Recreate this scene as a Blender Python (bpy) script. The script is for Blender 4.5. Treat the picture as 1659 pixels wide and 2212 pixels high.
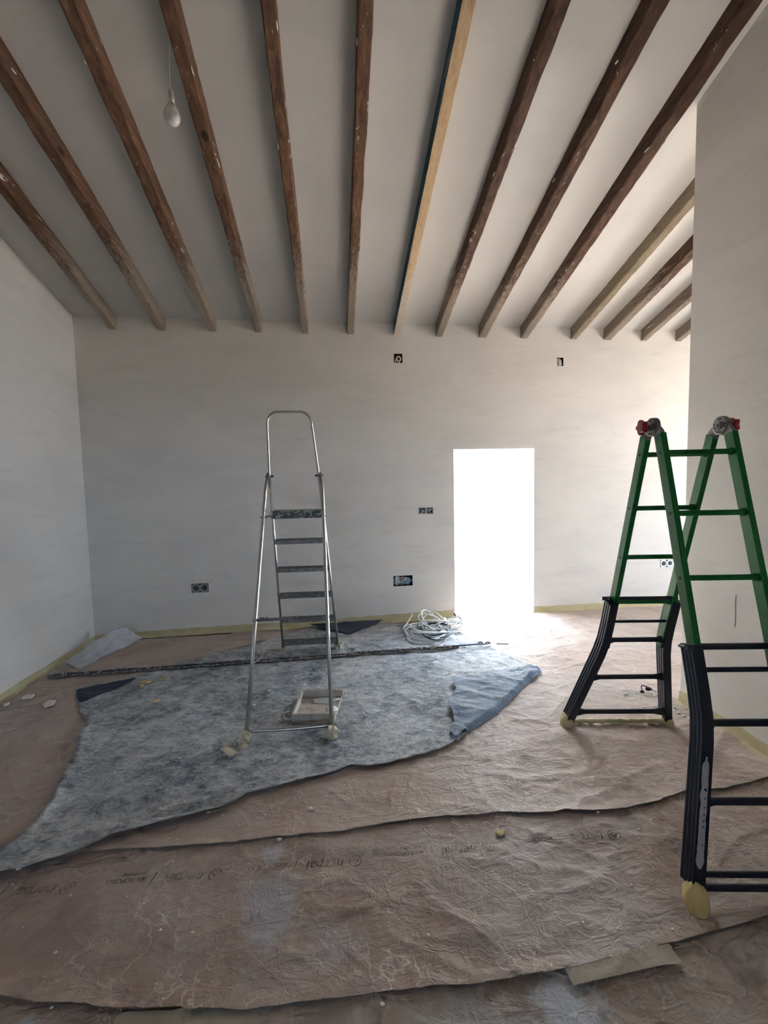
import bpy, bmesh, math, random
import numpy as np
from mathutils import Vector, Matrix, noise

D = bpy.data
C = bpy.context.scene.collection
for o in list(D.objects):
    D.objects.remove(o)
R = random.Random(7)
V = Vector

# ---------------------------------------------------------------- camera
F_PX = 900.68
YAW, PITCH, ROLL = 0.119518, 0.068192, -0.0213391
CAM = V((0, 0, 1.6))
fwd = V((math.sin(YAW) * math.cos(PITCH), math.cos(YAW) * math.cos(PITCH), -math.sin(PITCH)))
rgt = V((math.cos(YAW), -math.sin(YAW), 0))
upv = rgt.cross(fwd)
r2 = math.cos(ROLL) * rgt + math.sin(ROLL) * upv
u2 = -math.sin(ROLL) * rgt + math.cos(ROLL) * upv
cam_d = D.cameras.new('camera')
cam = D.objects.new('camera', cam_d)
C.objects.link(cam)
cam.matrix_world = Matrix(((r2.x, u2.x, -fwd.x, CAM.x), (r2.y, u2.y, -fwd.y, CAM.y), (r2.z, u2.z, -fwd.z, CAM.z), (0, 0, 0, 1)))
cam_d.sensor_fit = 'VERTICAL'
cam_d.sensor_height = 24
cam_d.lens = 24 * F_PX / 2212
cam_d.clip_start = 0.02
bpy.context.scene.camera = cam

# ---------------------------------------------------------------- world, sun, exposure
sc = bpy.context.scene
sc.view_settings.view_transform = 'Standard'
sc.view_settings.look = 'None'
sc.view_settings.gamma = 1
sc.view_settings.use_curve_mapping = False
sc.view_settings.exposure = 3.36
try:
    sc.cycles.use_denoising = True
    sc.cycles.max_bounces = 7
    sc.cycles.diffuse_bounces = 5
    sc.cycles.use_adaptive_sampling = True
    sc.cycles.adaptive_threshold = 0.03
    sc.cycles.sample_clamp_indirect = 10
    sc.cycles.caustics_reflective = False
    sc.cycles.caustics_refractive = False
except Exception:
    pass
world = D.worlds.new('sky')
sc.world = world
world.use_nodes = True
bg = world.node_tree.nodes['Background']
bg.inputs[0].default_value = (0.49, 0.72, 1.0, 1)
bg.inputs[1].default_value = 3.1
sun_d = D.lights.new('sun', 'SUN')
sun_d.energy = 12.0
sun_d.color = (1.0, 0.90, 0.78)
sun_d.angle = 0.01
sun = D.objects.new('sun', sun_d)
C.objects.link(sun)
sun.rotation_euler = V((-0.24, -0.12, -1.0)).to_track_quat('-Z', 'Y').to_euler()


def portal(name, loc, rot, sx, sy):
    l = D.lights.new(name, 'AREA')
    l.shape = 'RECTANGLE'
    l.size = sx
    l.size_y = sy
    l.cycles.is_portal = True
    o = D.objects.new(name, l)
    o.location = loc
    o.rotation_euler = rot
    C.objects.link(o)


DOOR = (1.372, 2.335, 0.0, 1.97)         # x0 x1 z0 z1 on the back wall
YB, XL, XR, YE = 4.65, -2.55, 2.385, 2.575  # back wall, left wall, right wall face, its far end
XA, YR, WT = 6.1, -2.4, 0.32             # alcove side wall, rear wall, wall thickness
ZC, TA = 3.345, 0.3092                   # ceiling height at the back wall and its slope
WIN = (2.75, 3.60, 0.60, 2.25)           # alcove balcony opening: y0 y1 z0 z1
FILL = (-1.1, -0.5, 1.1, 1.8)               # opening added in the unseen rear wall for fill light: x0 x1 z0 z1
portal('door_portal', ((DOOR[0] + DOOR[1]) / 2, YB + 0.28, 0.99), (-math.pi / 2, 0, 0), 0.96, 1.97)
portal('window_portal', (XA + 0.28, 3.175, 1.425), (0, math.pi / 2, 0), 1.65, 0.85)
portal('rear_fill_portal', ((FILL[0] + FILL[1]) / 2, YR - 0.28, 1.45), (math.pi / 2, 0, 0), 0.6, 0.7)  # sky fill through the added rear opening


# ---------------------------------------------------------------- materials
def srgb(r, g, b):
    f = lambda c: (c / 255 / 12.92) if c / 255 <= 0.04045 else ((c / 255 + 0.055) / 1.055) ** 2.4
    return (f(r), f(g), f(b), 1)


class Mat:
    def __init__(s, name, rough=0.7, metal=0.0, color=(0.5, 0.5, 0.5, 1), spec=0.5):
        s.m = D.materials.new(name)
        s.m.use_nodes = True
        s.t = s.m.node_tree
        s.b = s.t.nodes['Principled BSDF']
        s.b.inputs['Roughness'].default_value = rough
        s.b.inputs['Metallic'].default_value = metal
        s.b.inputs['Base Color'].default_value = color
        s.b.inputs['Specular IOR Level'].default_value = spec

    def n(s, typ, **kw):
        nd = s.t.nodes.new(typ)
        for k, v in kw.items():
            if k in nd.inputs:
                nd.inputs[k].default_value = v
            else:
                setattr(nd, k, v)
        return nd

    def l(s, a, b):
        s.t.links.new(a, b)

    def pos(s, scale=(1, 1, 1), obj=False, rot=(0, 0, 0)):
        mp = s.n('ShaderNodeMapping')
        mp.inputs['Scale'].default_value = scale
        mp.inputs['Rotation'].default_value = rot
        if obj:
            s.l(s.n('ShaderNodeTexCoord').outputs['Object'], mp.inputs[0])
        else:
            s.l(s.n('ShaderNodeNewGeometry').outputs['Position'], mp.inputs[0])
        return mp.outputs[0]

    def noise(s, vec, scale, detail=4, rough=0.55, dist=0.0):
        nd = s.n('ShaderNodeTexNoise')
        nd.inputs['Scale'].default_value = scale
        nd.inputs['Detail'].default_value = detail
        nd.inputs['Roughness'].default_value = rough
        nd.inputs['Distortion'].default_value = dist
        s.l(vec, nd.inputs['Vector'])
        return nd.outputs['Fac']

    def ramp(s, fac, stops):
        nd = s.n('ShaderNodeValToRGB')
        cr = nd.color_ramp
        while len(cr.elements) < len(stops):
            cr.elements.new(0.5)
        for e, (p, c) in zip(cr.elements, stops):
            e.position = p
            e.color = c if len(c) == 4 else (c[0], c[1], c[2], 1)
        s.l(fac, nd.inputs[0])
        return nd.outputs[0]

    def step(s, fac, a, b):
        return s.ramp(fac, [(a, (0, 0, 0, 1)), (b, (1, 1, 1, 1))])

    def mix(s, fac, a, b):
        nd = s.n('ShaderNodeMix', data_type='RGBA')
        for sock, v in ((nd.inputs[0], fac), (nd.inputs[6], a), (nd.inputs[7], b)):
            if isinstance(v, (int, float, tuple)):
                sock.default_value = v
            else:
                s.l(v, sock)
        return nd.outputs[2]

    def math(s, op, a, b=0.0):
        nd = s.n('ShaderNodeMath', operation=op)
        for sock, v in ((nd.inputs[0], a), (nd.inputs[1], b)):
            if isinstance(v, (int, float)):
                sock.default_value = v
            else:
                s.l(v, sock)
        return nd.outputs[0]

    def crease(s, vec, scale, width, dist=0.25):
        """thin dark-to-light web of crease lines: 1 on the line, 0 away from it"""
        nz = s.n('ShaderNodeTexNoise')
        nz.inputs['Scale'].default_value = scale * 1.7
        nz.inputs['Detail'].default_value = 3
        s.l(vec, nz.inputs['Vector'])
        sub = s.n('ShaderNodeVectorMath', operation='SUBTRACT')
        s.l(nz.outputs['Color'], sub.inputs[0])
        sub.inputs[1].default_value = (0.5, 0.5, 0.5)
        scl = s.n('ShaderNodeVectorMath', operation='SCALE')
        s.l(sub.outputs[0], scl.inputs[0])
        scl.inputs['Scale'].default_value = dist * 3 / scale
        ad = s.n('ShaderNodeVectorMath', operation='ADD')
        s.l(vec, ad.inputs[0])
        s.l(scl.outputs[0], ad.inputs[1])
        vo = s.n('ShaderNodeTexVoronoi', feature='DISTANCE_TO_EDGE')
        vo.inputs['Scale'].default_value = scale
        s.l(ad.outputs[0], vo.inputs['Vector'])
        return s.ramp(vo.outputs['Distance'], [(0.0, (1, 1, 1, 1)), (width, (0, 0, 0, 1))])

    def bump(s, h, strength, dist=0.01):
        nd = s.n('ShaderNodeBump')
        nd.inputs['Strength'].default_value = strength
        nd.inputs['Distance'].default_value = dist
        s.l(h, nd.inputs['Height'])
        s.l(nd.outputs[0], s.b.inputs['Normal'])

    def col(s, c):
        s.l(c, s.b.inputs['Base Color'])


def plain(name, c, rough=0.6, metal=0.0, spec=0.5):
    return Mat(name, rough, metal, c, spec).m


def m_plaster(name, base, alt):
    m = Mat(name, 0.9, spec=0.2)
    p = m.pos()
    c1 = m.noise(m.pos((0.8, 0.8, 2.2)), 1.3, 5, 0.6, 0.4)
    col = m.mix(m.step(c1, 0.42, 0.66), base, alt)
    streak = m.noise(m.pos((1.2, 1.2, 7)), 2.2, 5, 0.65)
    col = m.mix(m.math('MULTIPLY', m.step(streak, 0.56, 0.72), 0.28), col, srgb(196, 188, 180))
    m.col(col)
    m.bump(m.noise(p, 9, 2, 0.5), 0.16, 0.02)
    return m.m


M_WALL = m_plaster('wall_plaster', srgb(229, 222, 214), srgb(220, 214, 207))
M_CEIL = m_plaster('ceiling_plaster', srgb(208, 203, 198), srgb(202, 198, 193))
M_OUT = m_plaster('exterior_render', srgb(236, 232, 226), srgb(228, 224, 216))


def m_wood(name, base, dark, lime, limed=0.85, flecks=0.6):
    m = Mat(name, 0.78, spec=0.25)
    oc = m.n('ShaderNodeTexCoord').outputs['Object']
    mp = m.n('ShaderNodeMapping')
    mp.inputs['Scale'].default_value = (22, 1.1, 22)
    inf = m.n('ShaderNodeObjectInfo')
    m.l(oc, mp.inputs[0])
    cmb = m.n('ShaderNodeCombineXYZ')
    m.l(m.math('MULTIPLY', inf.outputs['Random'], 40), cmb.inputs[1])
    m.l(cmb.outputs[0], mp.inputs['Location'])
    g = m.noise(mp.outputs[0], 1.6, 6, 0.65, 0.6)
    col = m.mix(m.step(g, 0.36, 0.66), dark, base)
    mp2 = m.n('ShaderNodeMapping')
    mp2.inputs['Scale'].default_value = (3, 1.0, 3)
    m.l(oc, mp2.inputs[0])
    m.l(cmb.outputs[0], mp2.inputs['Location'])
    big = m.noise(mp2.outputs[0], 1.5, 3, 0.5)
    col = m.mix(m.math('MULTIPLY', m.step(big, 0.35, 0.7), 0.55), col, dark)
    # knots
    vk = m.n('ShaderNodeTexVoronoi')
    mpk = m.n('ShaderNodeMapping')
    mpk.inputs['Scale'].default_value = (3.5, 1.9, 3.5)
    m.l(oc, mpk.inputs[0])
    m.l(cmb.outputs[0], mpk.inputs['Location'])
    m.l(mpk.outputs[0], vk.inputs['Vector'])
    vk.inputs['Scale'].default_value = 1
    col = m.mix(m.ramp(vk.outputs['Distance'], [(0.055, (1, 1, 1, 1)), (0.085, (0, 0, 0, 1))]), col, (dark[0] * .45, dark[1] * .4, dark[2] * .4, 1))
    # lime wash left on the beam near the wall and in flecks along it
    sep = m.n('ShaderNodeSeparateXYZ')
    m.l(m.n('ShaderNodeNewGeometry').outputs['Position'], sep.inputs[0])
    near = m.n('ShaderNodeMapRange')
    near.inputs['From Min'].default_value = 2.7
    near.inputs['From Max'].default_value = 4.65
    m.l(sep.outputs[1], near.inputs[0])
    ws = m.noise(mp.outputs[0], 3.2, 6, 0.7, 1.0)
    amt = m.math('ADD', m.math('MULTIPLY', m.math('POWER', near.outputs[0], 1.6), limed), m.math('SUBTRACT', ws, 0.62))
    col = m.mix(m.math('MULTIPLY', m.step(amt, 0.12, 0.34), 0.8), col, lime)
    mp3 = m.n('ShaderNodeMapping')
    mp3.inputs['Scale'].default_value = (26, 7, 26)
    m.l(oc, mp3.inputs[0])
    m.l(cmb.outputs[0], mp3.inputs['Location'])
    fl = m.noise(mp3.outputs[0], 1.3, 5, 0.7, 0.8)
    col = m.mix(m.math('MULTIPLY', m.step(fl, 0.655, 0.68), flecks), col, srgb(225, 215, 200))
    m.col(col)
    m.bump(m.math('ADD', g, m.math('MULTIPLY', fl, 0.5)), 0.5, 0.01)
    return m.m


M_OLD = m_wood('old_brown_timber', srgb(132, 98, 74), srgb(84, 58, 44), srgb(160, 146, 130))
M_DARK = m_wood('dark_brown_timber', srgb(108, 80, 62), srgb(66, 46, 37), srgb(156, 142, 126), 0.7, 0.6)
M_PALE = m_wood('weathered_pale_timber', srgb(150, 136, 114), srgb(122, 108, 88), srgb(186, 174, 156), 0.3, 0.2)
M_PINE = m_wood('new_pine_timber', srgb(206, 178, 142), srgb(186, 154, 118), srgb(214, 200, 180), 0.75, 0.15)
M_TEAL = m_plaster('teal_paint', srgb(72, 98, 104), srgb(60, 84, 92))


def m_paper(name, base, dark, dusty=0.5, splash=None):
    m = Mat(name, 0.6, spec=0.4)
    p = m.pos()
    d1 = m.noise(p, 1.6, 6, 0.62, 0.5)
    col = m.mix(m.step(m.noise(p, 3.0, 4, 0.6, 0.8), 0.35, 0.7), base, dark)
    col = m.mix(m.math('MULTIPLY', m.step(d1, 0.42, 0.66), dusty), col, srgb(186, 174, 166))
    d2 = m.noise(p, 7, 6, 0.7, 0.7)
    col = m.mix(m.math('MULTIPLY', m.step(d2, 0.55, 0.72), dusty * 0.8), col, srgb(196, 186, 178))
    # crease lines where the paper's skin is rubbed and dusted pale
    k1 = m.crease(p, 5.5, 0.045, 0.5)
    k2 = m.crease(m.pos((1, 1, 1), rot=(0, 0, 0.7)), 14, 0.07, 0.5)
    msk = m.step(m.noise(p, 2.3, 3, 0.5), 0.47, 0.60)
    col = m.mix(m.math('MULTIPLY', m.math('MULTIPLY', k1, msk), 0.7), col, srgb(206, 192, 180))
    msk2 = m.step(m.noise(p, 3.7, 3, 0.5), 0.5, 0.62)
    col = m.mix(m.math('MULTIPLY', m.math('MULTIPLY', k2, msk2), 0.35), col, srgb(206, 192, 180))
    # stray plaster specks
    sp = m.n('ShaderNodeTexVoronoi')
    sp.inputs['Scale'].default_value = 21
    m.l(p, sp.inputs['Vector'])
    spk = m.ramp(sp.outputs['Distance'], [(0.05, (1, 1, 1, 1)), (0.09, (0, 0, 0, 1))])
    col = m.mix(m.math('MULTIPLY', spk, m.step(m.noise(p, 2.0, 2), 0.5, 0.6)), col, srgb(230, 224, 214))
    if splash:
        for (x, y, r, c, a) in splash:
            mp = m.n('ShaderNodeMapping')
            mp.inputs['Location'].default_value = (-x, -y, 0)
            m.l(m.n('ShaderNodeNewGeometry').outputs['Position'], mp.inputs[0])
            ln = m.n('ShaderNodeVectorMath', operation='LENGTH')
            m.l(mp.outputs[0], ln.inputs[0])
            q = m.math('ADD', m.math('DIVIDE', ln.outputs['Value'], r), m.math('MULTIPLY', m.math('SUBTRACT', m.noise(p, 9, 6, 0.7), 0.5), 2.2))
            col = m.mix(m.math('MULTIPLY', m.ramp(q, [(0.5, (1, 1, 1, 1)), (0.95, (0, 0, 0, 1))]), a), col, c)
    m.col(col)
    fine = m.math('MULTIPLY', k1, 0.22)
    fine = m.math('ADD', fine, m.math('MULTIPLY', m.noise(m.pos((1, 1.9, 1), rot=(0, 0, 0.35)), 8, 5, 0.6, 1.2), 2.4))
    fine = m.math('ADD', fine, m.math('MULTIPLY', m.noise(p, 30, 4, 0.6, 0.6), 0.7))
    m.bump(fine, 0.6, 0.007)
    return m.m


PB, PD = srgb(186, 165, 150), srgb(166, 143, 128)
M_PAPER_A = m_paper('kraft_paper_back', PB, PD, 0.55)
M_PAPER_B = m_paper('kraft_paper_middle', srgb(166, 145, 132), srgb(145, 122, 109), 0.6,
                    [(-0.28, 1.5, 0.16, srgb(176, 176, 180), .6), (-0.30, 1.74, 0.07, srgb(190, 188, 190), .7), (0.62, 1.5, 0.3, srgb(168, 160, 156), .4), (0.9, 1.35, .35, srgb(170, 162, 156), .4), (-0.05, 1.36, .12, srgb(172, 168, 168), .4)])
M_PAPER_C = m_paper('kraft_paper_front', srgb(156, 137, 122), srgb(134, 114, 100), 0.8,
                    [(0.66, 1.05, 0.16, srgb(190, 196, 202), .8), (-0.95, 1.2, 0.09, srgb(176, 182, 186), .8), (0.35, 1.02, .2, srgb(160, 160, 158), .6)])


def m_floor():
    m = Mat('floor_terracotta', 0.8, spec=0.2)
    p = m.pos()
    m.col(m.mix(m.step(m.noise(p, 3, 5, 0.6), 0.4, 0.65), srgb(128, 84, 62), srgb(152, 108, 84)))
    m.bump(m.noise(p, 12, 4), 0.3, 0.01)
    return m.m


def m_tarp(name, base, dust, amount, lo=0.36, hi=0.66):
    m = Mat(name, 0.68, spec=0.4)
    p = m.pos()
    q = m.pos((1, 1.6, 1), rot=(0, 0, 0.5))
    n1 = m.noise(p, 2.3, 7, 0.72, 0.4)
    n2 = m.noise(q, 11, 7, 0.75, 0.6)
    n3 = m.noise(q, 34, 5, 0.7, 0.4)
    s = m.math('ADD', m.math('MULTIPLY', n1, 0.34), m.math('ADD', m.math('MULTIPLY', n2, 0.42), m.math('MULTIPLY', n3, 0.24)))
    col = m.mix(m.math('MULTIPLY', m.step(s, lo, hi), amount), base, dust)
    k = m.crease(q, 6, 0.05, 0.6)
    col = m.mix(m.math('MULTIPLY', m.math('MULTIPLY', k, m.step(n1, 0.48, 0.6)), 0.5 * amount), col, srgb(206, 202, 194))
    sp = m.n('ShaderNodeTexVoronoi')
    sp.inputs['Scale'].default_value = 26
    m.l(p, sp.inputs['Vector'])
    spk = m.ramp(sp.outputs['Distance'], [(0.06, (1, 1, 1, 1)), (0.10, (0, 0, 0, 1))])
    col = m.mix(m.math('MULTIPLY', m.math('MULTIPLY', spk, m.step(m.noise(p, 3.0, 2), 0.48, 0.56)), amount), col, srgb(232, 228, 220))
    m.col(col)
    m.bump(m.math('ADD', m.noise(q, 26, 6, 0.7, 0.8), m.math('MULTIPLY', k, 0.5)), 0.6, 0.008)
    return m.m


M_TARP = m_tarp('dusty_slate_cloth', srgb(70, 77, 88), srgb(206, 206, 204), 0.92, 0.39, 0.575)
M_TARP_UNDER = m_tarp('clean_slate_cloth', srgb(104, 116, 132), srgb(150, 158, 166), 0.4)
M_TARP_NAVY = m_tarp('navy_cloth', srgb(50, 58, 74), srgb(130, 134, 140), 0.3, .5, .7)


def m_tape(name, c, c2):
    m = Mat(name, 0.7, spec=0.3)
    p = m.pos()
    m.col(m.mix(m.step(m.noise(p, 9, 5, 0.6), 0.35, 0.7), c, c2))
    m.bump(m.noise(p, 45, 4, 0.6, 1.0), 0.4, 0.006)
    return m.m


M_TAPE = m_tape('masking_paper', srgb(204, 192, 154), srgb(190, 174, 132))
M_TAPE_PALE = m_tape('pale_masking_tape', srgb(214, 204, 182), srgb(190, 174, 148))
M_TAPE_FLOOR = m_tape('dusty_masking_tape', srgb(180, 170, 152), srgb(164, 152, 134))
M_TAPE_BLOB = m_tape('amber_masking_tape', srgb(216, 192, 132), srgb(196, 168, 106))


def m_metal_painted(name, c, rough=0.35, metal=0.0, chips=None, chip_c=None, sc_=30, th=(0.66, 0.7)):
    m = Mat(name, rough, metal, spec=0.5)
    p = m.pos(obj=False)
    col = m.mix(m.step(m.noise(p, 14, 4, 0.6), 0.3, 0.75), c, (c[0] * .72, c[1] * .72, c[2] * .72, 1))
    if chips:
        n = m.noise(p, sc_, 5, 0.7, 0.4)
        msk = m.step(n, *th)
        col = m.mix(m.math('MULTIPLY', msk, chips), col, chip_c)
        if metal:
            m.l(m.math('MULTIPLY', m.math('SUBTRACT', 1.0, msk), metal), m.b.inputs['Metallic'])
            m.l(m.math('ADD', m.math('MULTIPLY', msk, 0.4), rough), m.b.inputs['Roughness'])
    m.col(col)
    m.bump(m.noise(p, 60, 3), 0.1, 0.003)
    return m.m


M_ALU = m_metal_painted('aluminium_tube', srgb(196, 192, 186), 0.28, 0.9, 0.6, srgb(150, 146, 136), 40, (.6, .66))
M_ALU_STEP = m_metal_painted('plastered_aluminium_tread', srgb(128, 126, 122), 0.5, 0.6, 0.7, srgb(176, 168, 156), 26, (.5, .62))
M_PLAT = m_metal_painted('plastered_platform', srgb(96, 106, 98), 0.6, 0.0, 0.9, srgb(206, 202, 192), 24, (.50, .56))
M_GREEN = m_metal_painted('green_enamel', srgb(30, 112, 48), 0.55, 0.0, 0.5, srgb(120, 160, 128), 24, (.70, .73))
M_GREEN.node_tree.nodes['Principled BSDF'].inputs['Specular IOR Level'].default_value = 0.25
M_BLACK = m_metal_painted('black_enamel', srgb(30, 31, 44), 0.34, 0.0, 0.8, srgb(120, 118, 118), 26, (.71, .73))
M_CAST = m_metal_painted('cast_grey_metal', srgb(136, 130, 126), 0.5, 0.35, 0.5, srgb(190, 184, 178), 40, (.62, .7))
M_RED = m_metal_painted('red_plastic', srgb(168, 44, 48), 0.4, 0.0, 0.4, srgb(190, 130, 110), 30, (.62, .7))
M_LABEL = m_metal_painted('peeling_sticker', srgb(176, 172, 170), 0.7, 0.0, 0.9, srgb(60, 58, 62), 60, (.66, .7))
M_RAIL = m_metal_painted('plaster_caked_steel', srgb(62, 54, 56), 0.7, 0.0, 0.85, srgb(168, 160, 152), 75, (.47, .53))
M_STEEL = m_metal_painted('dark_steel', srgb(66, 66, 76), 0.5, 0.3, 0.6, srgb(150, 148, 146), 50, (.6, .66))
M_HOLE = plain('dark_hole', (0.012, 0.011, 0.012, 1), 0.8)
M_WHITE_CABLE = plain('white_cable', srgb(226, 224, 218), 0.45)
M_DARK_CABLE = plain('dark_cable', srgb(46, 50, 58), 0.5)
M_TRAY = m_metal_painted('plaster_tray', srgb(206, 196, 182), 0.7, 0.0, 0.6, srgb(150, 128, 108), 12, (.5, .62))
M_CHIP = m_tape('plaster_chip', srgb(232, 228, 220), srgb(216, 210, 200))
M_OCHRE = m_tape('ochre_chip', srgb(214, 192, 140), srgb(198, 172, 116))
M_BOX = m_metal_painted('galvanised_box', srgb(150, 148, 144), 0.6, 0.2, 0.7, srgb(214, 210, 204), 60, (.5, .58))
M_SOCK_W = plain('white_socket_plastic', srgb(240, 240, 240), 0.4)
M_SOCK_G = plain('grey_socket_plastic', srgb(70, 66, 66), 0.5)
M_NICHE = m_tape('raw_brick_cavity', srgb(120, 96, 74), srgb(64, 46, 30))
M_FOIL = m_metal_painted('crumpled_foil', srgb(190, 192, 196), 0.35, 0.5, 0.7, srgb(90, 110, 116), 50, (.5, .56))
M_PINK = plain('red_conduit', srgb(160, 84, 92), 0.5)
M_BLUE = plain('blue_wire', srgb(120, 160, 190), 0.5)
_mi = Mat('print_ink', 0.7, color=srgb(96, 84, 80))
_mi.l(_mi.ramp(_mi.noise(_mi.pos(), 16, 5, 0.65), [(0.40, (0.08,) * 3 + (1,)), (0.62, (0.75,) * 3 + (1,))]), _mi.b.inputs['Alpha'])
M_INK = _mi.m


def m_film():
    m = Mat('milky_plastic_film', 0.35, color=srgb(232, 234, 238))
    m.b.inputs['Transmission Weight'].default_value = 0.0
    m.b.inputs['Alpha'].default_value = 1
    n = m.noise(m.pos(), 7, 2, 0.5, 0.6)
    m.l(m.ramp(n, [(0.3, (0.45,) * 3 + (1,)), (0.7, (0.62,) * 3 + (1,))]), m.b.inputs['Alpha'])
    m.bump(n, 0.6, 0.01)
    return m.m


M_FILM = m_film()
mg = Mat('frosted_bulb_glass', 0.12, color=srgb(216, 210, 204))
mg.b.inputs['Coat Weight'].default_value = 0.6
mg.b.inputs['Subsurface Weight'].default_value = 0.3
mg.b.inputs['Subsurface Radius'].default_value = (.02, .02, .02)
M_BULB = mg.m
M_BAKE = plain('white_lampholder_plastic', srgb(210, 202, 194), 0.5)
M_GATE = plain('white_gate_paint', srgb(240, 240, 238), 0.5)
M_GROUND = m_tape('pale_terrace_ground', srgb(206, 202, 196), srgb(190, 186, 178))


# ---------------------------------------------------------------- object helpers
def link(name, mesh, mat, parent=None):
    o = D.objects.new(name, mesh)
    C.objects.link(o)
    for mm in (mat if isinstance(mat, (list, tuple)) else [mat]):
        mesh.materials.append(mm)
    if parent:
        o.parent = parent
        o.matrix_parent_inverse = Matrix.Translation(-parent.location)
    return o


def obj(name, bm, mat, parent=None, smooth=False):
    me = D.meshes.new(name)
    bmesh.ops.recalc_face_normals(bm, faces=bm.faces)
    bm.to_mesh(me)
    bm.free()
    if smooth:
        me.shade_smooth()
    return link(name, me, mat, parent)


def pyobj(name, vs, fs, mat, parent=None, smooth=False):
    me = D.meshes.new(name)
    me.from_pydata([tuple(v) for v in vs], [], fs)
    me.update()
    if smooth:
        me.shade_smooth()
    return link(name, me, mat, parent)


def tag(o, label, cat, group=None, kind=None):
    o['label'] = label
    if cat:
        o['category'] = cat
    if group:
        o['group'] = group
    if kind:
        o['kind'] = kind
    return o


def thing(name, loc, label, cat, group=None):
    o = D.objects.new(name, None)
    o.empty_display_size = 0.1
    o.location = loc
    C.objects.link(o)
    return tag(o, label, cat, group)


def box(bm, lo, hi, bevel=0.0):
    r = bmesh.ops.create_cube(bm, size=1)
    vs = r['verts']
    for v in vs:
        v.co = V([(lo[i] + hi[i]) / 2 + v.co[i] * (hi[i] - lo[i]) for i in range(3)])
    if bevel:
        es = list({e for v in vs for e in v.link_edges})
        bmesh.ops.bevel(bm, geom=es, offset=bevel, segments=2, affect='EDGES')
    return vs


def obox(bm, c, ax, ay, az, sx, sy, sz, bevel=0.0):
    """box centred at c with unit axes ax ay az and full sizes"""
    r = bmesh.ops.create_cube(bm, size=1)
    vs = r['verts']
    for v in vs:
        a = v.co.copy()
        v.co = V(c) + ax * a.x * sx + ay * a.y * sy + az * a.z * sz
    if bevel:
        es = list({e for v in vs for e in v.link_edges})
        bmesh.ops.bevel(bm, geom=es, offset=bevel, segments=2, affect='EDGES')


def tube(bm, pts, r, n=10, closed=False, rz=None, up=None):
    """tube along pts; r may be a list; rz: second radius across"""
    pts = [V(p) for p in pts]
    N = len(pts)
    rings = []
    t0 = (pts[1] - pts[0]).normalized()
    ref = up or (V((0, 0, 1)) if abs(t0.z) < 0.9 else V((0, 1, 0)))
    nrm = (ref - t0 * ref.dot(t0)).normalized()
    for i, p in enumerate(pts):
        if closed:
            t = (pts[(i + 1) % N] - pts[i - 1]).normalized()
        else:
            t = (pts[min(i + 1, N - 1)] - pts[max(i - 1, 0)]).normalized()
        nrm = (nrm - t * nrm.dot(t)).normalized()
        b = t.cross(nrm)
        ri = r[i] if isinstance(r, (list, tuple)) else r
        rj = ri if rz is None else rz
        rings.append([bm.verts.new(p + nrm * math.cos(2 * math.pi * k / n) * ri + b * math.sin(2 * math.pi * k / n) * rj) for k in range(n)])
    for i in range(N if closed else N - 1):
        A, B = rings[i], rings[(i + 1) % N]
        for k in range(n):
            bm.faces.new((A[k], A[(k + 1) % n], B[(k + 1) % n], B[k]))
    if not closed:
        bm.faces.new(rings[0][::-1])
        bm.faces.new(rings[-1])


def sweep(bm, pts, e, prof):
    """sweep profile (a,b) along pts in a plane with normal e: a along cross(t,e), b along e"""
    pts = [V(p) for p in pts]
    N = len(pts)
    rings = []
    for i, p in enumerate(pts):
        t = (pts[min(i + 1, N - 1)] - pts[max(i - 1, 0)]).normalized()
        a = t.cross(e).normalized()
        rings.append([bm.verts.new(p + a * x + e * y) for x, y in prof])
    n = len(prof)
    for i in range(N - 1):
        A, B = rings[i], rings[i + 1]
        for k in range(n):
            bm.faces.new((A[k], A[(k + 1) % n], B[(k + 1) % n], B[k]))
    bm.faces.new(rings[0][::-1])
    bm.faces.new(rings[-1])


def smooth_path(pts, k=6, closed=False):
    """Catmull-Rom"""
    pts = [V(p) for p in pts]
    N = len(pts)
    out = []
    rng = N if closed else N - 1
    for i in range(rng):
        if closed:
            p0, p1, p2, p3 = pts[i - 1], pts[i], pts[(i + 1) % N], pts[(i + 2) % N]
        else:
            p0, p1, p2, p3 = pts[max(i - 1, 0)], pts[i], pts[i + 1], pts[min(i + 2, N - 1)]
        for j in range(k):
            t = j / k
            out.append(0.5 * ((2 * p1) + (p2 - p0) * t + (2 * p0 - 5 * p1 + 4 * p2 - p3) * t * t + (3 * p1 - p0 - 3 * p2 + p3) * t ** 3))
    if not closed:
        out.append(pts[-1])
    return out


def lump(bm, c, r, seed=0, sub=2, rough=0.25, axes=None):
    """irregular lump; r = three radii"""
    res = bmesh.ops.create_icosphere(bm, subdivisions=sub, radius=1)
    for v in res['verts']:
        d = v.co.normalized()
        k = 1 + rough * (noise.noise(d * 1.6 + V((seed * 3.1, seed * 1.7, 0))) + 0.5 * noise.noise(d * 4 + V((seed, 0, seed * 2))))
        q = V((d.x * r[0], d.y * r[1], d.z * r[2])) * k
        if axes:
            q = axes[0] * q.x + axes[1] * q.y + axes[2] * q.z
        v.co = V(c) + q


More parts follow.
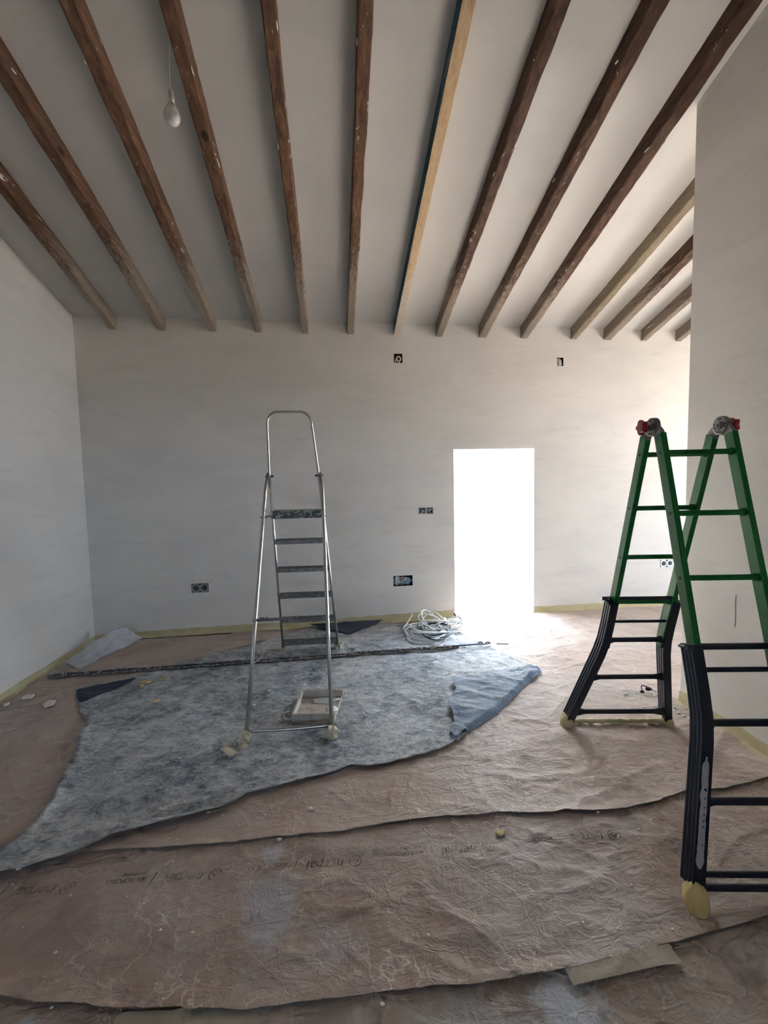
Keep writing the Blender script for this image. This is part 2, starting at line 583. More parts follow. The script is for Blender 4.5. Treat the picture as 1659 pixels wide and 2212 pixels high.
def chip(bm, c, rx, ry, h, seed, n=9):
    """flat irregular flake lying at c"""
    rr = random.Random(seed)
    ring = []
    for k in range(n):
        a = 2 * math.pi * k / n + rr.uniform(-.2, .2)
        s = rr.uniform(.6, 1.05)
        ring.append((c[0] + math.cos(a) * rx * s, c[1] + math.sin(a) * ry * s))
    bot = [bm.verts.new((x, y, c[2])) for x, y in ring]
    top = [bm.verts.new((c[0] + (x - c[0]) * .88, c[1] + (y - c[1]) * .88, c[2] + h * rr.uniform(.6, 1.2))) for x, y in ring]
    for k in range(n):
        bm.faces.new((bot[k], bot[(k + 1) % n], top[(k + 1) % n], top[k]))
    bm.faces.new(top)
    bm.faces.new(bot[::-1])


# ---------------------------------------------------------------- numpy height fields for the floor coverings
_rng = np.random.RandomState(11)
_LAT = _rng.rand(6, 256, 256)


def vn(x, y, s):
    """smooth value noise in 0..1"""
    L = _LAT[s % 6]
    x = x + 37.3 * s
    y = y + 17.9 * s
    xi = np.floor(x).astype(int)
    yi = np.floor(y).astype(int)
    fx = x - xi
    fy = y - yi
    fx = fx * fx * (3 - 2 * fx)
    fy = fy * fy * (3 - 2 * fy)
    a = L[xi & 255, yi & 255]
    b = L[(xi + 1) & 255, yi & 255]
    c = L[xi & 255, (yi + 1) & 255]
    d = L[(xi + 1) & 255, (yi + 1) & 255]
    return (a * (1 - fx) + b * fx) * (1 - fy) + (c * (1 - fx) + d * fx) * fy


def ridged(x, y, s):
    return 1 - np.abs(2 * vn(x, y, s) - 1)


def crumple(x, y):
    wx = x + 0.12 * (vn(x * 4, y * 4, 1) - .5)
    wy = y + 0.12 * (vn(x * 4, y * 4, 2) - .5)
    h = 0.45 * ridged(wx * 2.3, wy * 3.4, 0) ** 2
    h = h + 0.30 * ridged(wx * 5 + wy * 2, wy * 7.5 - wx, 3) ** 2
    h = h + 0.16 * ridged(wx * 11, wy * 15 + wx * 3, 4) ** 1.5
    h = h + 0.06 * ridged(wx * 24 - wy * 6, wy * 28, 5)
    # long sharp pleats
    u, v = wx * 0.94 + wy * 0.34, -wx * 0.34 + wy * 0.94
    h = h + 0.40 * ridged(u * 1.7 + 5, v * 6.5, 2) ** 5
    u, v = wx * 0.8 - wy * 0.6, wx * 0.6 + wy * 0.8
    h = h + 0.30 * ridged(u * 2.6 + 9, v * 9, 1) ** 5
    h = h + 0.16 * ridged(v * 5.5 + 3, u * 19, 0) ** 4
    return h


def H0(x, y):
    """height of the paper-covered floor"""
    return 0.003 + 0.0145 * crumple(x, y)


def h0(x, y):
    return float(H0(np.array([x]), np.array([y]))[0])


def interp(xs, ys, x):
    return np.interp(x, xs, ys)


def grid_obj(name, X, Y, Z, mat, parent=None, keep=None):
    n, m = X.shape
    co = np.stack([X, Y, Z], -1).reshape(-1, 3)
    idx = np.arange(n * m).reshape(n, m)
    q = np.stack([idx[:-1, :-1], idx[1:, :-1], idx[1:, 1:], idx[:-1, 1:]], -1)
    if keep is not None:
        q = q[keep]
    q = q.reshape(-1, 4)
    used = np.unique(q)
    remap = -np.ones(n * m, int)
    remap[used] = np.arange(len(used))
    q = remap[q]
    co = co[used]
    me = D.meshes.new(name)
    me.vertices.add(len(co))
    me.vertices.foreach_set('co', co.ravel())
    me.loops.add(len(q) * 4)
    me.loops.foreach_set('vertex_index', q.ravel().astype(np.int32))
    me.polygons.add(len(q))
    me.polygons.foreach_set('loop_start', np.arange(0, len(q) * 4, 4, dtype=np.int32))
    me.polygons.foreach_set('use_smooth', np.ones(len(q), bool))
    me.update(calc_edges=True)
    me.validate()
    return link(name, me, mat, parent)


# ---------------------------------------------------------------- the room
def struct(o, label=None):
    o['kind'] = 'structure'
    if label:
        o['label'] = label
    return o


def wall_panel(name, org, ux, uz, nrm, outline_w, ztop, holes, mat, depth=WT):
    """plaster wall slab: org + ux*u + uz*z, room side faces nrm; holes = (u0,u1,z0,z1,depth); ztop(u) gives the top"""
    us = sorted({0.0, outline_w} | {h[0] for h in holes} | {h[1] for h in holes})
    zs = sorted({0.0} | {h[2] for h in holes} | {h[3] for h in holes})
    bm = bmesh.new()

    def P(u, z, d=0.0):
        return bm.verts.new(V(org) + V(ux) * u + V(uz) * z - V(nrm) * d)

    def inhole(u, z):
        for h in holes:
            if h[0] < u < h[1] and h[2] < z < h[3]:
                return h
    for side in (0.0, depth):
        for i in range(len(us) - 1):
            a, b = us[i], us[i + 1]
            for j in range(len(zs)):
                z0 = zs[j]
                top = j == len(zs) - 1
                z1a, z1b = (ztop(a), ztop(b)) if top else (zs[j + 1], zs[j + 1])
                if top:
                    z1m = 1e6
                h = inhole((a + b) / 2, z0 + 1e-4)
                if h and (side == 0.0 or h[4] >= depth) and not top:
                    continue
                bm.faces.new((P(a, z0, side), P(b, z0, side), P(b, z1b, side), P(a, z1a, side)))
    for (a, b, z0, z1, dp) in holes:
        for q in (((a, z0), (b, z0)), ((b, z0), (b, z1)), ((b, z1), (a, z1)), ((a, z1), (a, z0))):
            if q[0][1] == 0 and q[1][1] == 0:
                continue
            bm.faces.new((P(*q[0]), P(*q[1]), P(*q[1], dp), P(*q[0], dp)))
        if dp < depth:
            bm.faces.new((P(a, z0, dp), P(b, z0, dp), P(b, z1, dp), P(a, z1, dp)))
    for (u, w) in ((0.0, 1), (outline_w, 1)):
        bm.faces.new((P(u, 0), P(u, ztop(u)), P(u, ztop(u), depth), P(u, 0, depth)))
    bm.faces.new((P(0, ztop(0)), P(outline_w, ztop(outline_w)), P(outline_w, ztop(outline_w), depth), P(0, ztop(0), depth)))
    bmesh.ops.remove_doubles(bm, verts=bm.verts, dist=1e-5)
    return struct(obj(name, bm, mat))


def zc(y):
    return ZC + TA * (YB - y)


XW = XL - WT
niche = dict(box1=(0.705, 0.800, 2.925, 3.025), box2=(2.612, 2.690, 2.915, 3.010), low=(0.650, 0.872, 0.425, 0.545),
             mid1=(0.955, 1.040, 1.245, 1.318), mid2=(1.050, 1.125, 1.245, 1.318), so1=(-1.548, -1.372, 0.468, 0.566), so2=(3.985, 4.155, 0.495, 0.585))
holes = [(DOOR[0] - XW, DOOR[1] - XW, 0.0, DOOR[3], WT)]
for k, (a, b, c, d) in niche.items():
    holes.append((a - XW, b - XW, c, d, 0.05 if k.startswith('so') else 0.07))
wall_panel('wall_back', (XW, YB, 0), (1, 0, 0), (0, 0, 1), (0, -1, 0), XA + WT - XW, lambda u: ZC + 0.1, holes, M_WALL)
wall_panel('wall_left', (XL, YB, 0), (0, -1, 0), (0, 0, 1), (1, 0, 0), YB - YR, lambda u: ZC + TA * u + .1, [], M_WALL)
wall_panel('wall_right', (XR, YE, 0), (0, -1, 0), (0, 0, 1), (-1, 0, 0), YE - YR, lambda u: zc(YE) + TA * u + .1, [], M_WALL, depth=0.3)
wall_panel('wall_alcove_front', (XR + 0.3, YE, 0), (1, 0, 0), (0, 0, 1), (0, 1, 0), XA - XR - 0.3, lambda u: zc(YE) + .1, [], M_WALL, depth=0.3)
wall_panel('wall_alcove_side', (XA, YB, 0), (0, -1, 0), (0, 0, 1), (-1, 0, 0), YB - YE + 0.3, lambda u: ZC + TA * u + .1,
           [(YB - WIN[1], YB - WIN[0], WIN[2], WIN[3], WT)], M_WALL)
wall_panel('wall_rear', (XW, YR, 0), (1, 0, 0), (0, 0, 1), (0, 1, 0), XR + 0.3 - XW, lambda u: zc(YR) + .1,
           [(FILL[0] - XW, FILL[1] - XW, FILL[2], FILL[3], WT)], M_WALL)

bm = bmesh.new()
n0, n1 = V((XW, YR - WT, zc(YR - WT))), V((XA + WT, YB + WT, zc(YB + WT)))
for dz in (0, 0.22):
    vs = [bm.verts.new(c) for c in ((n0.x, n0.y, n0.z + dz), (n1.x, n0.y, n0.z + dz), (n1.x, n1.y, n1.z + dz), (n0.x, n1.y, n1.z + dz))]
    bm.faces.new(vs)
bm.verts.ensure_lookup_table()
for i in range(4):
    bm.faces.new((bm.verts[i], bm.verts[(i + 1) % 4], bm.verts[4 + (i + 1) % 4], bm.verts[4 + i]))
struct(obj('ceiling', bm, M_CEIL))

bm = bmesh.new()
box(bm, (XW, YR - WT, -0.12), (XA + WT, YB + WT, 0.0))
struct(obj('floor', bm, m_floor()))

# hairline crack in the right wall
bm = bmesh.new()
tube(bm, [(XR - 0.0005, 2.197, 0.885), (XR - 0.0005, 2.199, 0.83), (XR - 0.0005, 2.194, 0.77), (XR - 0.0005, 2.196, 0.69)], 0.0012, 5)
struct(obj('trim_1', bm, M_SOCK_G), 'hairline crack in the plaster of the wall behind the green ladder')

# masking paper along the foot of the walls
def band(name, p0, p1, nrm, heights, lip, label):
    """paper band stuck on the wall foot, folding out on the floor; heights: list of top heights along it"""
    p0, p1, nrm = V(p0), V(p1), V(nrm)
    n = 60
    bm = bmesh.new()
    rows = []
    for i in range(n + 1):
        t = i / n
        h = float(np.interp(t, np.linspace(0, 1, len(heights)), heights)) + 0.004 * math.sin(i * 1.7)
        p = p0.lerp(p1, t)
        w = 0.002 + 0.002 * noise.noise(V((i * .4, 0, h)))
        lp = lip * (1 + 0.35 * noise.noise(V((i * .23, 3, 1))))
        pts = [p + nrm * 0.0005 + V((0, 0, h)), p + nrm * (w + 0.003) + V((0, 0, h)), p + nrm * (w + 0.006) + V((0, 0, h * .5)),
               p + nrm * (0.012) + V((0, 0, 0.026)), p + nrm * (lp * .5) + V((0, 0, 0.024)), p + nrm * lp + V((0, 0, 0.018))]
        rows.append([bm.verts.new(q) for q in pts])
    for a, b in zip(rows, rows[1:]):
        for k in range(5):
            bm.faces.new((a[k], a[k + 1], b[k + 1], b[k]))
    o = obj(name, bm, M_TAPE, smooth=False)
    return struct(o, label)


band('baseboard_back', (XL, YB, 0), (DOOR[0] - 0.02, YB, 0), (0, -1, 0), [.065, .08, .085, .09, .10, .11], 0.05, 'yellowish masking paper taped along the foot of the back wall')
band('baseboard_back_right', (DOOR[1] + 0.01, YB, 0), (XA, YB, 0), (0, -1, 0), [.09, .09, .09], 0.045, 'greenish masking paper taped to the wall foot beyond the doorway')
band('baseboard_left', (XL, YB - .02, 0), (XL, YR, 0), (1, 0, 0), [.055, .07, .09, .1, .1, .1, .1], 0.04, 'yellow masking paper taped along the foot of the left wall')
band('baseboard_right', (XR, YE + 0.005, 0), (XR, YR, 0), (-1, 0, 0), [.10, .085, .08, .08, .08, .08], 0.05, 'beige masking paper taped along the foot of the right wall')

# ---------------------------------------------------------------- outside
bm = bmesh.new()
box(bm, (-16, YB + WT, -0.2), (20, 24, -0.01))
struct(obj('exterior_ground', bm, M_GROUND), 'sunlit pale ground outside the doorway')
bm = bmesh.new()
box(bm, (XA + WT, -14, -0.2), (20, YB + WT, -0.01))
struct(obj('exterior_ground', bm, M_GROUND), 'sunlit pale ground outside the side window')
bm = bmesh.new()
box(bm, (-16, -16, -0.2), (XA + WT, YR - WT, -0.01))
struct(obj('exterior_ground', bm, plain('low_bounce_ground', srgb(84, 80, 70), .9)), 'dark ground outside the added rear opening, toned to cut bounced light')  # unseen ground added dark so little light bounces up to the ceiling
bm = bmesh.new()
box(bm, (-2.0, 7.4, -0.01), (10.0, 7.6, 3.3))
struct(obj('wall_exterior', bm, M_OUT), 'sunlit white wall seen through the doorway')
g = thing('gate', (3.0, 7.36, 0), 'white gate leaf with small dark handle, seen through the bright doorway', 'gate')
bm = bmesh.new()
box(bm, (2.67, 7.34, 0.02), (3.70, 7.39, 2.15), 0.004)
obj('gate_leaf', bm, M_GATE, g)
bm = bmesh.new()
box(bm, (3.45, 7.295, 0.79), (3.47, 7.34, 0.88))
box(bm, (3.46, 7.285, 0.82), (3.53, 7.305, 0.842))
obj('handle', bm, M_SOCK_G, g)

# ---------------------------------------------------------------- ceiling beams
beams = [(-2.172, .075, M_OLD, 'leftmost brown roof beam beside the left wall, greyed at its wall end'),
         (-1.705, .085, M_OLD, 'reddish brown roof beam, second from the left wall'),
         (-1.205, .085, M_OLD, 'brown roof beam with flaking white paint, third from the left wall'),
         (-0.735, .078, M_OLD, 'brown roof beam from which the light bulb hangs'),
         (-0.25, .072, M_OLD, 'narrow brown roof beam just beyond the one carrying the bulb'),
         (0.232, .078, M_OLD, 'brown roof beam running above the aluminium stepladder, next to the pale pine one'),
         (0.742, .070, M_PINE, 'new pale pine roof beam with a teal painted side'),
         (1.22, .080, M_DARK, 'brown roof beam directly right of the teal sided pine beam'),
         (1.722, .088, M_DARK, 'dark roof beam ending above the doorway'),
         (2.215, .088, M_DARK, 'thick dark roof beam, the last long one before the right wall'),
         (2.815, .078, M_PALE, 'pale weathered roof beam meeting the corner of the right wall'),
         (3.235, .095, M_DARK, 'short dark roof beam just past the pale weathered one'),
         (3.70, .080, M_DARK, 'short dark roof beam, second last toward the alcove'),
         (4.145, .078, M_DARK, 'shortest visible roof beam end at the far right of the alcove')]
BD = 0.125
for bi, (x, w, mt, lab) in enumerate(beams):
    long_ = x < XR
    y1 = YB
    y0 = YR if long_ else YE
    n = 170 if long_ else 60
    yy = [y0 + (y1 - y0) * i / n for i in range(n + 1)]
    bm = bmesh.new()
    rows = []
    rg = 0.25 if mt is M_PINE else 1.0
    for y in yy:
        def J(k, f=5.0, a=0.004):
            return rg * a * (noise.noise(V((bi * 7.3 + k * 3.1, y * f, 0))) + 0.6 * noise.noise(V((bi * 3.3 + k, y * f * 5, 4))))
        bow = rg * 0.008 * noise.noise(V((bi * 2.7, y * 0.7, 9)))
        zt = zc(y) + 0.01
        zb = zc(y) - BD + bow * .5
        l, r = x - w / 2 + bow, x + w / 2 + bow
        ch = 0.006 * rg + abs(J(9, 3, .010))
        ring = [(l + J(0), zt), (l + J(1), (zt + zb) / 2), (l + J(2, 6, .005), zb + ch), (l + ch + J(3), zb + J(4)),
                (x + bow, zb + J(5, 4, .003)), (r - ch + J(6), zb + J(7)), (r + J(8, 6, .005), zb + ch), (r + J(10), (zt + zb) / 2), (r + J(11), zt)]
        rows.append([bm.verts.new((px, y, pz)) for px, pz in ring])
    for a, b in zip(rows, rows[1:]):
        for k in range(8):
            f = bm.faces.new((a[k], b[k], b[k + 1], a[k + 1]))
            if mt is M_PINE and k in (0, 1):
                f.material_index = 1
    bm.faces.new(rows[0][::-1])
    bm.faces.new(rows[-1])
    o = obj('ceiling_beam', bm, [mt, M_TEAL] if mt is M_PINE else mt)
    tag(o, lab, 'beam', 'roof beams')
    if mt in (M_OLD, M_DARK):
        bm = bmesh.new()
        rb = random.Random(bi * 17 + 3)
        for k in range(13 if long_ else 5):
            y = rb.uniform(max(y0, .9), y1 - .05)
            sd = rb.choice((-1, 1, 1) if x < 0.5 else (-1, -1, 1))
            zz = zc(y) - BD + rb.choice((0.004, 0.004, .012, .05, .09))
            for j in range(rb.choice((1, 1, 3))):
                lump(bm, (x + sd * (w / 2 - .001), y + j * rb.uniform(.02, .05), zz), (.0035, rb.uniform(.008, .040), rb.uniform(.002, .007)), k + j * 3, 1, .7)
        fk = obj('plaster_flakes', bm, M_CHIP, o)
        fk['kind'] = 'stuff'

# ---------------------------------------------------------------- bulb on its cord
bx, by = -0.795, 2.476
t = thing('hanging_light_bulb', (bx, by, 3.56), 'bare frosted light bulb hanging on a thin cord from a beam', 'light bulb')
bm = bmesh.new()
tube(bm, smooth_path([(-0.775, by + .01, 4.0), (-0.782, by, 3.955), (bx + .004, by, 3.90), (bx - .001, by, 3.80), (bx, by, 3.70)], 5), 0.0022, 6)
obj('cord', bm, M_WHITE_CABLE, t, True)


def lathe(bm, prof, c, n=24):
    rings = []
    for r, z in prof:
        rings.append([bm.verts.new((c[0] + r * math.cos(2 * math.pi * k / n), c[1] + r * math.sin(2 * math.pi * k / n), c[2] + z)) for k in range(n)])
    for a, b in zip(rings, rings[1:]):
        for k in range(n):
            bm.faces.new((a[k], a[(k + 1) % n], b[(k + 1) % n], b[k]))
    bm.faces.new(rings[0][::-1])
    bm.faces.new(rings[-1])


bm = bmesh.new()
lathe(bm, [(0.006, .063), (0.011, .06), (0.0135, .05), (0.0135, .022), (0.0155, .02), (0.0155, .0), (0.012, -.003)], (bx, by, 3.645))
obj('lamp_holder', bm, M_BAKE, t, True)
bm = bmesh.new()
lathe(bm, [(0.013, .078), (0.015, .070), (0.022, .058), (0.032, .042), (0.0385, .024), (0.0405, .008), (0.0385, -.008), (0.031, -.022), (0.018, -.031), (0.004, -.034)], (bx, by, 3.568), 32)
obj('bulb', bm, M_BULB, t, True)

# ---------------------------------------------------------------- paper sheets on the floor
EAx = [-2.55, -2.025, -1.47, -.991, -.497, -.088, .342, .476, .74, 1.0, 1.34, 1.524, 1.704, 1.912, 2.209, 2.385]
EAy = [1.93, 1.909, 1.876, 1.848, 1.823, 1.818, 1.828, 1.827, 1.802, 1.764, 1.745, 1.761, 1.795, 1.795, 1.824, 1.84]
EBx = [-2.55, -1.6, -1.087, -.896, -.692, -.325, -.075, .301, .478, .814, 1.095, 1.301, 1.506, 2.0, 2.385]
EBy = [1.5, 1.42, 1.343, 1.294, 1.258, 1.203, 1.192, 1.182, 1.167, 1.174, 1.19, 1.202, 1.223, 1.25, 1.27]


def edge(ex, ey, x, s):
    return interp(ex, ey, x) + 0.012 * (vn(x * 9, x * 0, s) - .5) + 0.006 * (vn(x * 31, x * 0, s + 1) - .5)


def sheet(name, x0, x1, ylo, yhi, res, base, mat, label, lift=0.012, gap=0.02):
    nx = int((x1 - x0) / res)
    ny = int(res and (2.9 if yhi is None else 0.75) / res)
    xs = np.linspace(x0, x1, nx)
    lo = ylo(xs)
    hi = yhi(xs)
    tt = np.linspace(0, 1, ny)
    X = np.repeat(xs[:, None], ny, 1)
    Y = lo[:, None] + (hi - lo)[:, None] * tt[None, :]
    dist = Y - lo[:, None]
    Z = H0(X, Y) + base
    curl = lift * (0.35 + 1.1 * vn(X * 2.6, X * 0, 3)) * np.exp(-(dist / 0.05) ** 1.3)
    Z = Z + curl
    o = grid_obj(name, X, Y, Z, mat)
    tag(o, label, 'paper sheet', 'kraft paper sheets covering the floor')
    return o


FRx0, FRx1 = XL + .01, XR - .01
# front sheet (nearest the camera, lowest)
res = 0.01
xs = np.linspace(FRx0, FRx1, 490)
ysf = np.concatenate([np.linspace(YR + .05, 0.75, 70), np.arange(0.76, 1.62, 0.010)])
X, Y = np.meshgrid(xs, ysf, indexing='ij')
o = grid_obj('paper_sheet', X, Y, H0(X, Y), M_PAPER_C)
tag(o, 'dusty brown kraft paper nearest the viewer, spattered with white plaster', 'paper sheet', 'kraft paper sheets covering the floor')
# middle sheet
ny = 95
lo = edge(EBx, EBy, xs, 2)
hi = np.full_like(xs, 2.02)
tt = np.linspace(0, 1, ny)
X = np.repeat(xs[:, None], ny, 1)
Y = lo[:, None] + (hi - lo)[:, None] * tt[None, :]
Z = H0(X, Y) + 0.004 + 0.010 * (0.3 + 1.1 * vn(X * 2.6, X * 0, 3)) * np.exp(-((Y - lo[:, None]) / 0.05) ** 1.3)
mid_sheet = grid_obj('paper_sheet', X, Y, Z, M_PAPER_B)
tag(mid_sheet, 'brown kraft paper with a row of upside-down printed logos, crossing the foreground', 'paper sheet', 'kraft paper sheets covering the floor')
# back sheet: from the upper seam to the back wall
xs = np.linspace(XL + .01, XR - .01, 470)
lo = edge(EAx, EAy, xs, 4)
tt = np.linspace(0, 1, 270)
X = np.repeat(xs[:, None], 270, 1)
hi = 4.565 + 0.025 * (vn(xs * 2, xs * 0, 1) - .5) + np.where(xs > 1.3, 0.07, 0)
Y = lo[:, None] + (hi - lo)[:, None] * tt[None, :]
Z = H0(X, Y) + 0.008 + 0.012 * (0.4 + 1.0 * vn(X * 2.2, X * 0, 5)) * np.exp(-((Y - lo[:, None]) / 0.055) ** 1.3)
o = grid_obj('paper_sheet', X, Y, Z, M_PAPER_A)
tag(o, 'large wrinkled brown kraft paper spread under the ladders back to the wall', 'paper sheet', 'kraft paper sheets covering the floor')
# alcove sheet
xs = np.linspace(XR - .01, XA - .02, 260)
ys = np.linspace(YE + 0.01, 4.62, 150)
X, Y = np.meshgrid(xs, ys, indexing='ij')
o = grid_obj('paper_sheet', X, Y, H0(X, Y) + 0.0082, M_PAPER_A)
tag(o, 'brightly lit wrinkled kraft paper reaching into the alcove behind the green ladder', 'paper sheet', 'kraft paper sheets covering the floor')
# doorway threshold strip
bm = bmesh.new()
box(bm, (DOOR[0] + .005, YB + 0.0, 0.0), (DOOR[1] - .005, YB + WT + .02, 0.012), 0.003)
struct(obj('trim_2', bm, M_PAPER_A), 'pale threshold in the bright doorway')


def mid_h(x, y):
    return h0(x, y) + 0.004


# printed lettering: upside-down, a unit every 0.577 m
def text_mesh(body, size):
    cu = D.curves.new('t', 'FONT')
    cu.body = body
    cu.size = size
    cu.shear = 0.2
    cu.offset = 0.0006
    to = D.objects.new('t', cu)
    C.objects.link(to)
    dg = bpy.context.evaluated_depsgraph_get()
    me = D.meshes.new_from_object(to.evaluated_get(dg))
    D.objects.remove(to)
    return me


def add_flat(bm, me, ox, oy, ang):
    """drop a flat mesh on the paper, rotated by ang about its origin"""
    b2 = bmesh.new()
    b2.from_mesh(me)
    bmesh.ops.triangulate(b2, faces=b2.faces)
    bmesh.ops.subdivide_edges(b2, edges=[e for e in b2.edges if e.calc_length() > 0.008], cuts=1)
    mp = {}
    for v in b2.verts:
        x = ox + v.co.x * math.cos(ang) - v.co.y * math.sin(ang)
        y = oy + v.co.x * math.sin(ang) + v.co.y * math.cos(ang)
        mp[v.index] = bm.verts.new((x, y, mid_h(x, y) + 0.0022))
    for f in b2.faces:
        try:
            bm.faces.new([mp[v.index] for v in f.verts])
        except ValueError:
            pass
    b2.free()


def ring_mesh():
    me = D.meshes.new('ring')
    bm = bmesh.new()
    n = 28
    for r0, r1 in ((0.0225, 0.0275),):
        a = [bm.verts.new((r0 * math.cos(2 * math.pi * k / n), r0 * math.sin(2 * math.pi * k / n), 0)) for k in range(n)]
        b = [bm.verts.new((r1 * math.cos(2 * math.pi * k / n), r1 * math.sin(2 * math.pi * k / n), 0)) for k in range(n)]
        for k in range(n):
            bm.faces.new((a[k], a[(k + 1) % n], b[(k + 1) % n], b[k]))
    for poly in ([(-.014, -.012), (0, .002), (.014, -.012), (.018, -.004), (0, .015), (-.018, -.004)], [(-.004, -.018), (.004, -.018), (.004, -.006), (-.004, -.006)]):
        bm.faces.new([bm.verts.new((x, y, 0)) for x, y in poly])
    bm.to_mesh(me)
    bm.free()
    return me


me_word, me_small1, me_small2, me_bar, me_ring = text_mesh('nerpal', 0.062), text_mesh('MICROPORO', 0.026), text_mesh('protector', 0.024), text_mesh('|', 0.055), ring_mesh()
for k in range(-3, 3):
    ly = 1.662 - 0.075 * (k * 0.577 + .05) * .5
    lx = 0.046 + 0.573 * k
    ang = math.pi - 0.06
    bm = bmesh.new()
    add_flat(bm, me_ring, lx, ly + 0.0, ang)
    add_flat(bm, me_word, lx - 0.045, ly + 0.018, ang)
    add_flat(bm, me_bar, lx - 0.238, ly + 0.028, ang)
    add_flat(bm, me_small1, lx - 0.275, ly + 0.028, ang)
    add_flat(bm, me_small2, lx - 0.285, ly + 0.052, ang)
    obj('printed_lettering', bm, M_INK, mid_sheet)['kind'] = 'stuff'

# masking tape patches over the front seam
def patch(name, p0, p1, w, label, mat=M_TAPE_FLOOR, par=None, lift=0.006):
    p0, p1 = np.array(p0), np.array(p1)
    d = p1 - p0
    L = np.linalg.norm(d)
    d = d / L
    nn = np.array([-d[1], d[0]])
    nu, nv = int(L / .01) + 2, int(w / .01) + 2
    u = np.linspace(0, L, nu)[:, None] + 0.012 * (_rng.rand(1, nv) - .5)
    v = np.linspace(-w / 2, w / 2, nv)[None, :] + 0.006 * (vn(np.linspace(0, 9, nu), np.zeros(nu), 2)[:, None] - .5)
    X = p0[0] + d[0] * u + nn[0] * v
    Y = p0[1] + d[1] * u + nn[1] * v
    Z = H0(X, Y) + lift
    o = grid_obj(name, X, Y, Z, mat, par)
    if label:
        tag(o, label, 'tape')
    return o


patch('tape_strip', (0.70, 1.150), (1.08, 1.158), 0.055, 'dusty beige tape strip over the paper seam at lower right', lift=0.013)
patch('tape_strip', (-0.70, 1.215), (-0.27, 1.17), 0.075, 'greyish beige tape strip at the bottom edge under the printed paper', lift=0.003)

# ---------------------------------------------------------------- the big cloth
TP = [(-2.063, 3.465), (-1.693, 3.599), (-1.315, 3.919), (-0.785, 4.215), (-0.539, 4.43), (-0.334, 4.56), (0.552, 4.56), (0.907, 4.45), (1.301, 4.138), (1.448, 3.74), (1.541, 3.479),
      (1.684, 3.239), (1.652, 3.171), (1.467, 3.012), (1.072, 2.645), (0.794, 2.449), (0.656, 2.332), (0.502, 2.279), (0.374, 2.249), (0.263, 2.219), (0.157, 2.205), (0.056, 2.228),
      (-0.096, 2.171), (-0.241, 2.141), (-0.424, 2.102), (-0.585, 2.014), (-0.778, 1.952), (-0.872, 1.932), (-1.033, 1.896), (-1.166, 1.828), (-1.3, 1.784), (-1.392, 1.767), (-1.6, 1.74),
      (-1.72, 1.79), (-1.60, 1.84), (-1.441, 1.90), (-1.432, 1.983), (-1.449, 2.119), (-1.567, 2.587), (-1.665, 2.784), (-1.70, 2.95), (-1.826, 3.09)]


def in_poly(X, Y, P):
    ins = np.zeros(X.shape, bool)
    n = len(P)
    for i in range(n):
        x1, y1 = P[i]
        x2, y2 = P[(i + 1) % n]
        c = ((y1 > Y) != (y2 > Y)) & (X < (x2 - x1) * (Y - y1) / (y2 - y1 + 1e-12) + x1)
        ins ^= c
    return ins


def nearest(X, Y, P):
    best = np.full(X.shape, 1e9)
    bx_, by_ = np.zeros_like(X), np.zeros_like(Y)
    n = len(P)
    for i in range(n):
        x1, y1 = P[i]
        x2, y2 = P[(i + 1) % n]
        dx, dy = x2 - x1, y2 - y1
        t_ = np.clip(((X - x1) * dx + (Y - y1) * dy) / (dx * dx + dy * dy + 1e-12), 0, 1)
        qx, qy = x1 + t_ * dx, y1 + t_ * dy
        d_ = np.hypot(X - qx, Y - qy)
        m_ = d_ < best
        best = np.where(m_, d_, best)
        bx_ = np.where(m_, qx, bx_)
        by_ = np.where(m_, qy, by_)
    return best, bx_, by_


def cloth(name, P, res, zf, mat, parent=None):
    P = [tuple(p) for p in P]
    # roughen the outline a little
    Q = []
    for i in range(len(P)):
        a, b = V((*P[i], 0)), V((*P[(i + 1) % len(P)], 0))
        k = max(1, int((b - a).length / 0.05))
        for j in range(k):
            q = a.lerp(b, j / k)
            w = 0.010 * noise.noise(V((q.x * 9, q.y * 9, 2)))
            Q.append((q.x + w, q.y - w))
    xs = [p[0] for p in Q]
    ys = [p[1] for p in Q]
    gx = np.arange(min(xs) - res * 2, max(xs) + res * 2, res)
    gy = np.arange(min(ys) - res * 2, max(ys) + res * 2, res)
    X, Y = np.meshgrid(gx, gy, indexing='ij')
    ins = in_poly(X, Y, Q)
    keep = ins[:-1, :-1] & ins[1:, :-1] & ins[1:, 1:] & ins[:-1, 1:]
    used = np.zeros(X.shape, bool)
    for a in (slice(0, -1), slice(1, None)):
        for b in (slice(0, -1), slice(1, None)):
            used[a, b] |= keep
    # boundary verts snap to the outline
    full = np.zeros(X.shape, int)
    for a in (slice(0, -1), slice(1, None)):
        for b in (slice(0, -1), slice(1, None)):
            full[a, b] += keep
    bd = used & (full < 4)
    dist, nx_, ny_ = nearest(X, Y, Q)
    snap = bd & (dist < res * 2.3)
    X = np.where(snap, nx_, X)
    Y = np.where(snap, ny_, Y)
    dist = np.where(snap, 0, dist)
    Z = zf(X, Y, dist)
    o = grid_obj(name, X, Y, Z, mat, parent, keep)
    return o


def tarp_z(X, Y, d):
    lift = np.where(Y < 2.9, 0.020, 0.006) * (0.5 + 0.8 * vn(X * 3, Y * 3, 1))
    curl = np.where((X > 0.7) & (Y < 3.3), 0.0, 1.0)
    over = 0.020 * np.clip((2.02 - Y) / 0.08, 0, 1)      # rides over the raised paper edge
    return H0(X, Y) + over + 0.009 + 0.009 * crumple(X * 0.9 + 3, Y * 0.9 + 1) + lift * curl * np.exp(-(d / 0.045) ** 1.4)


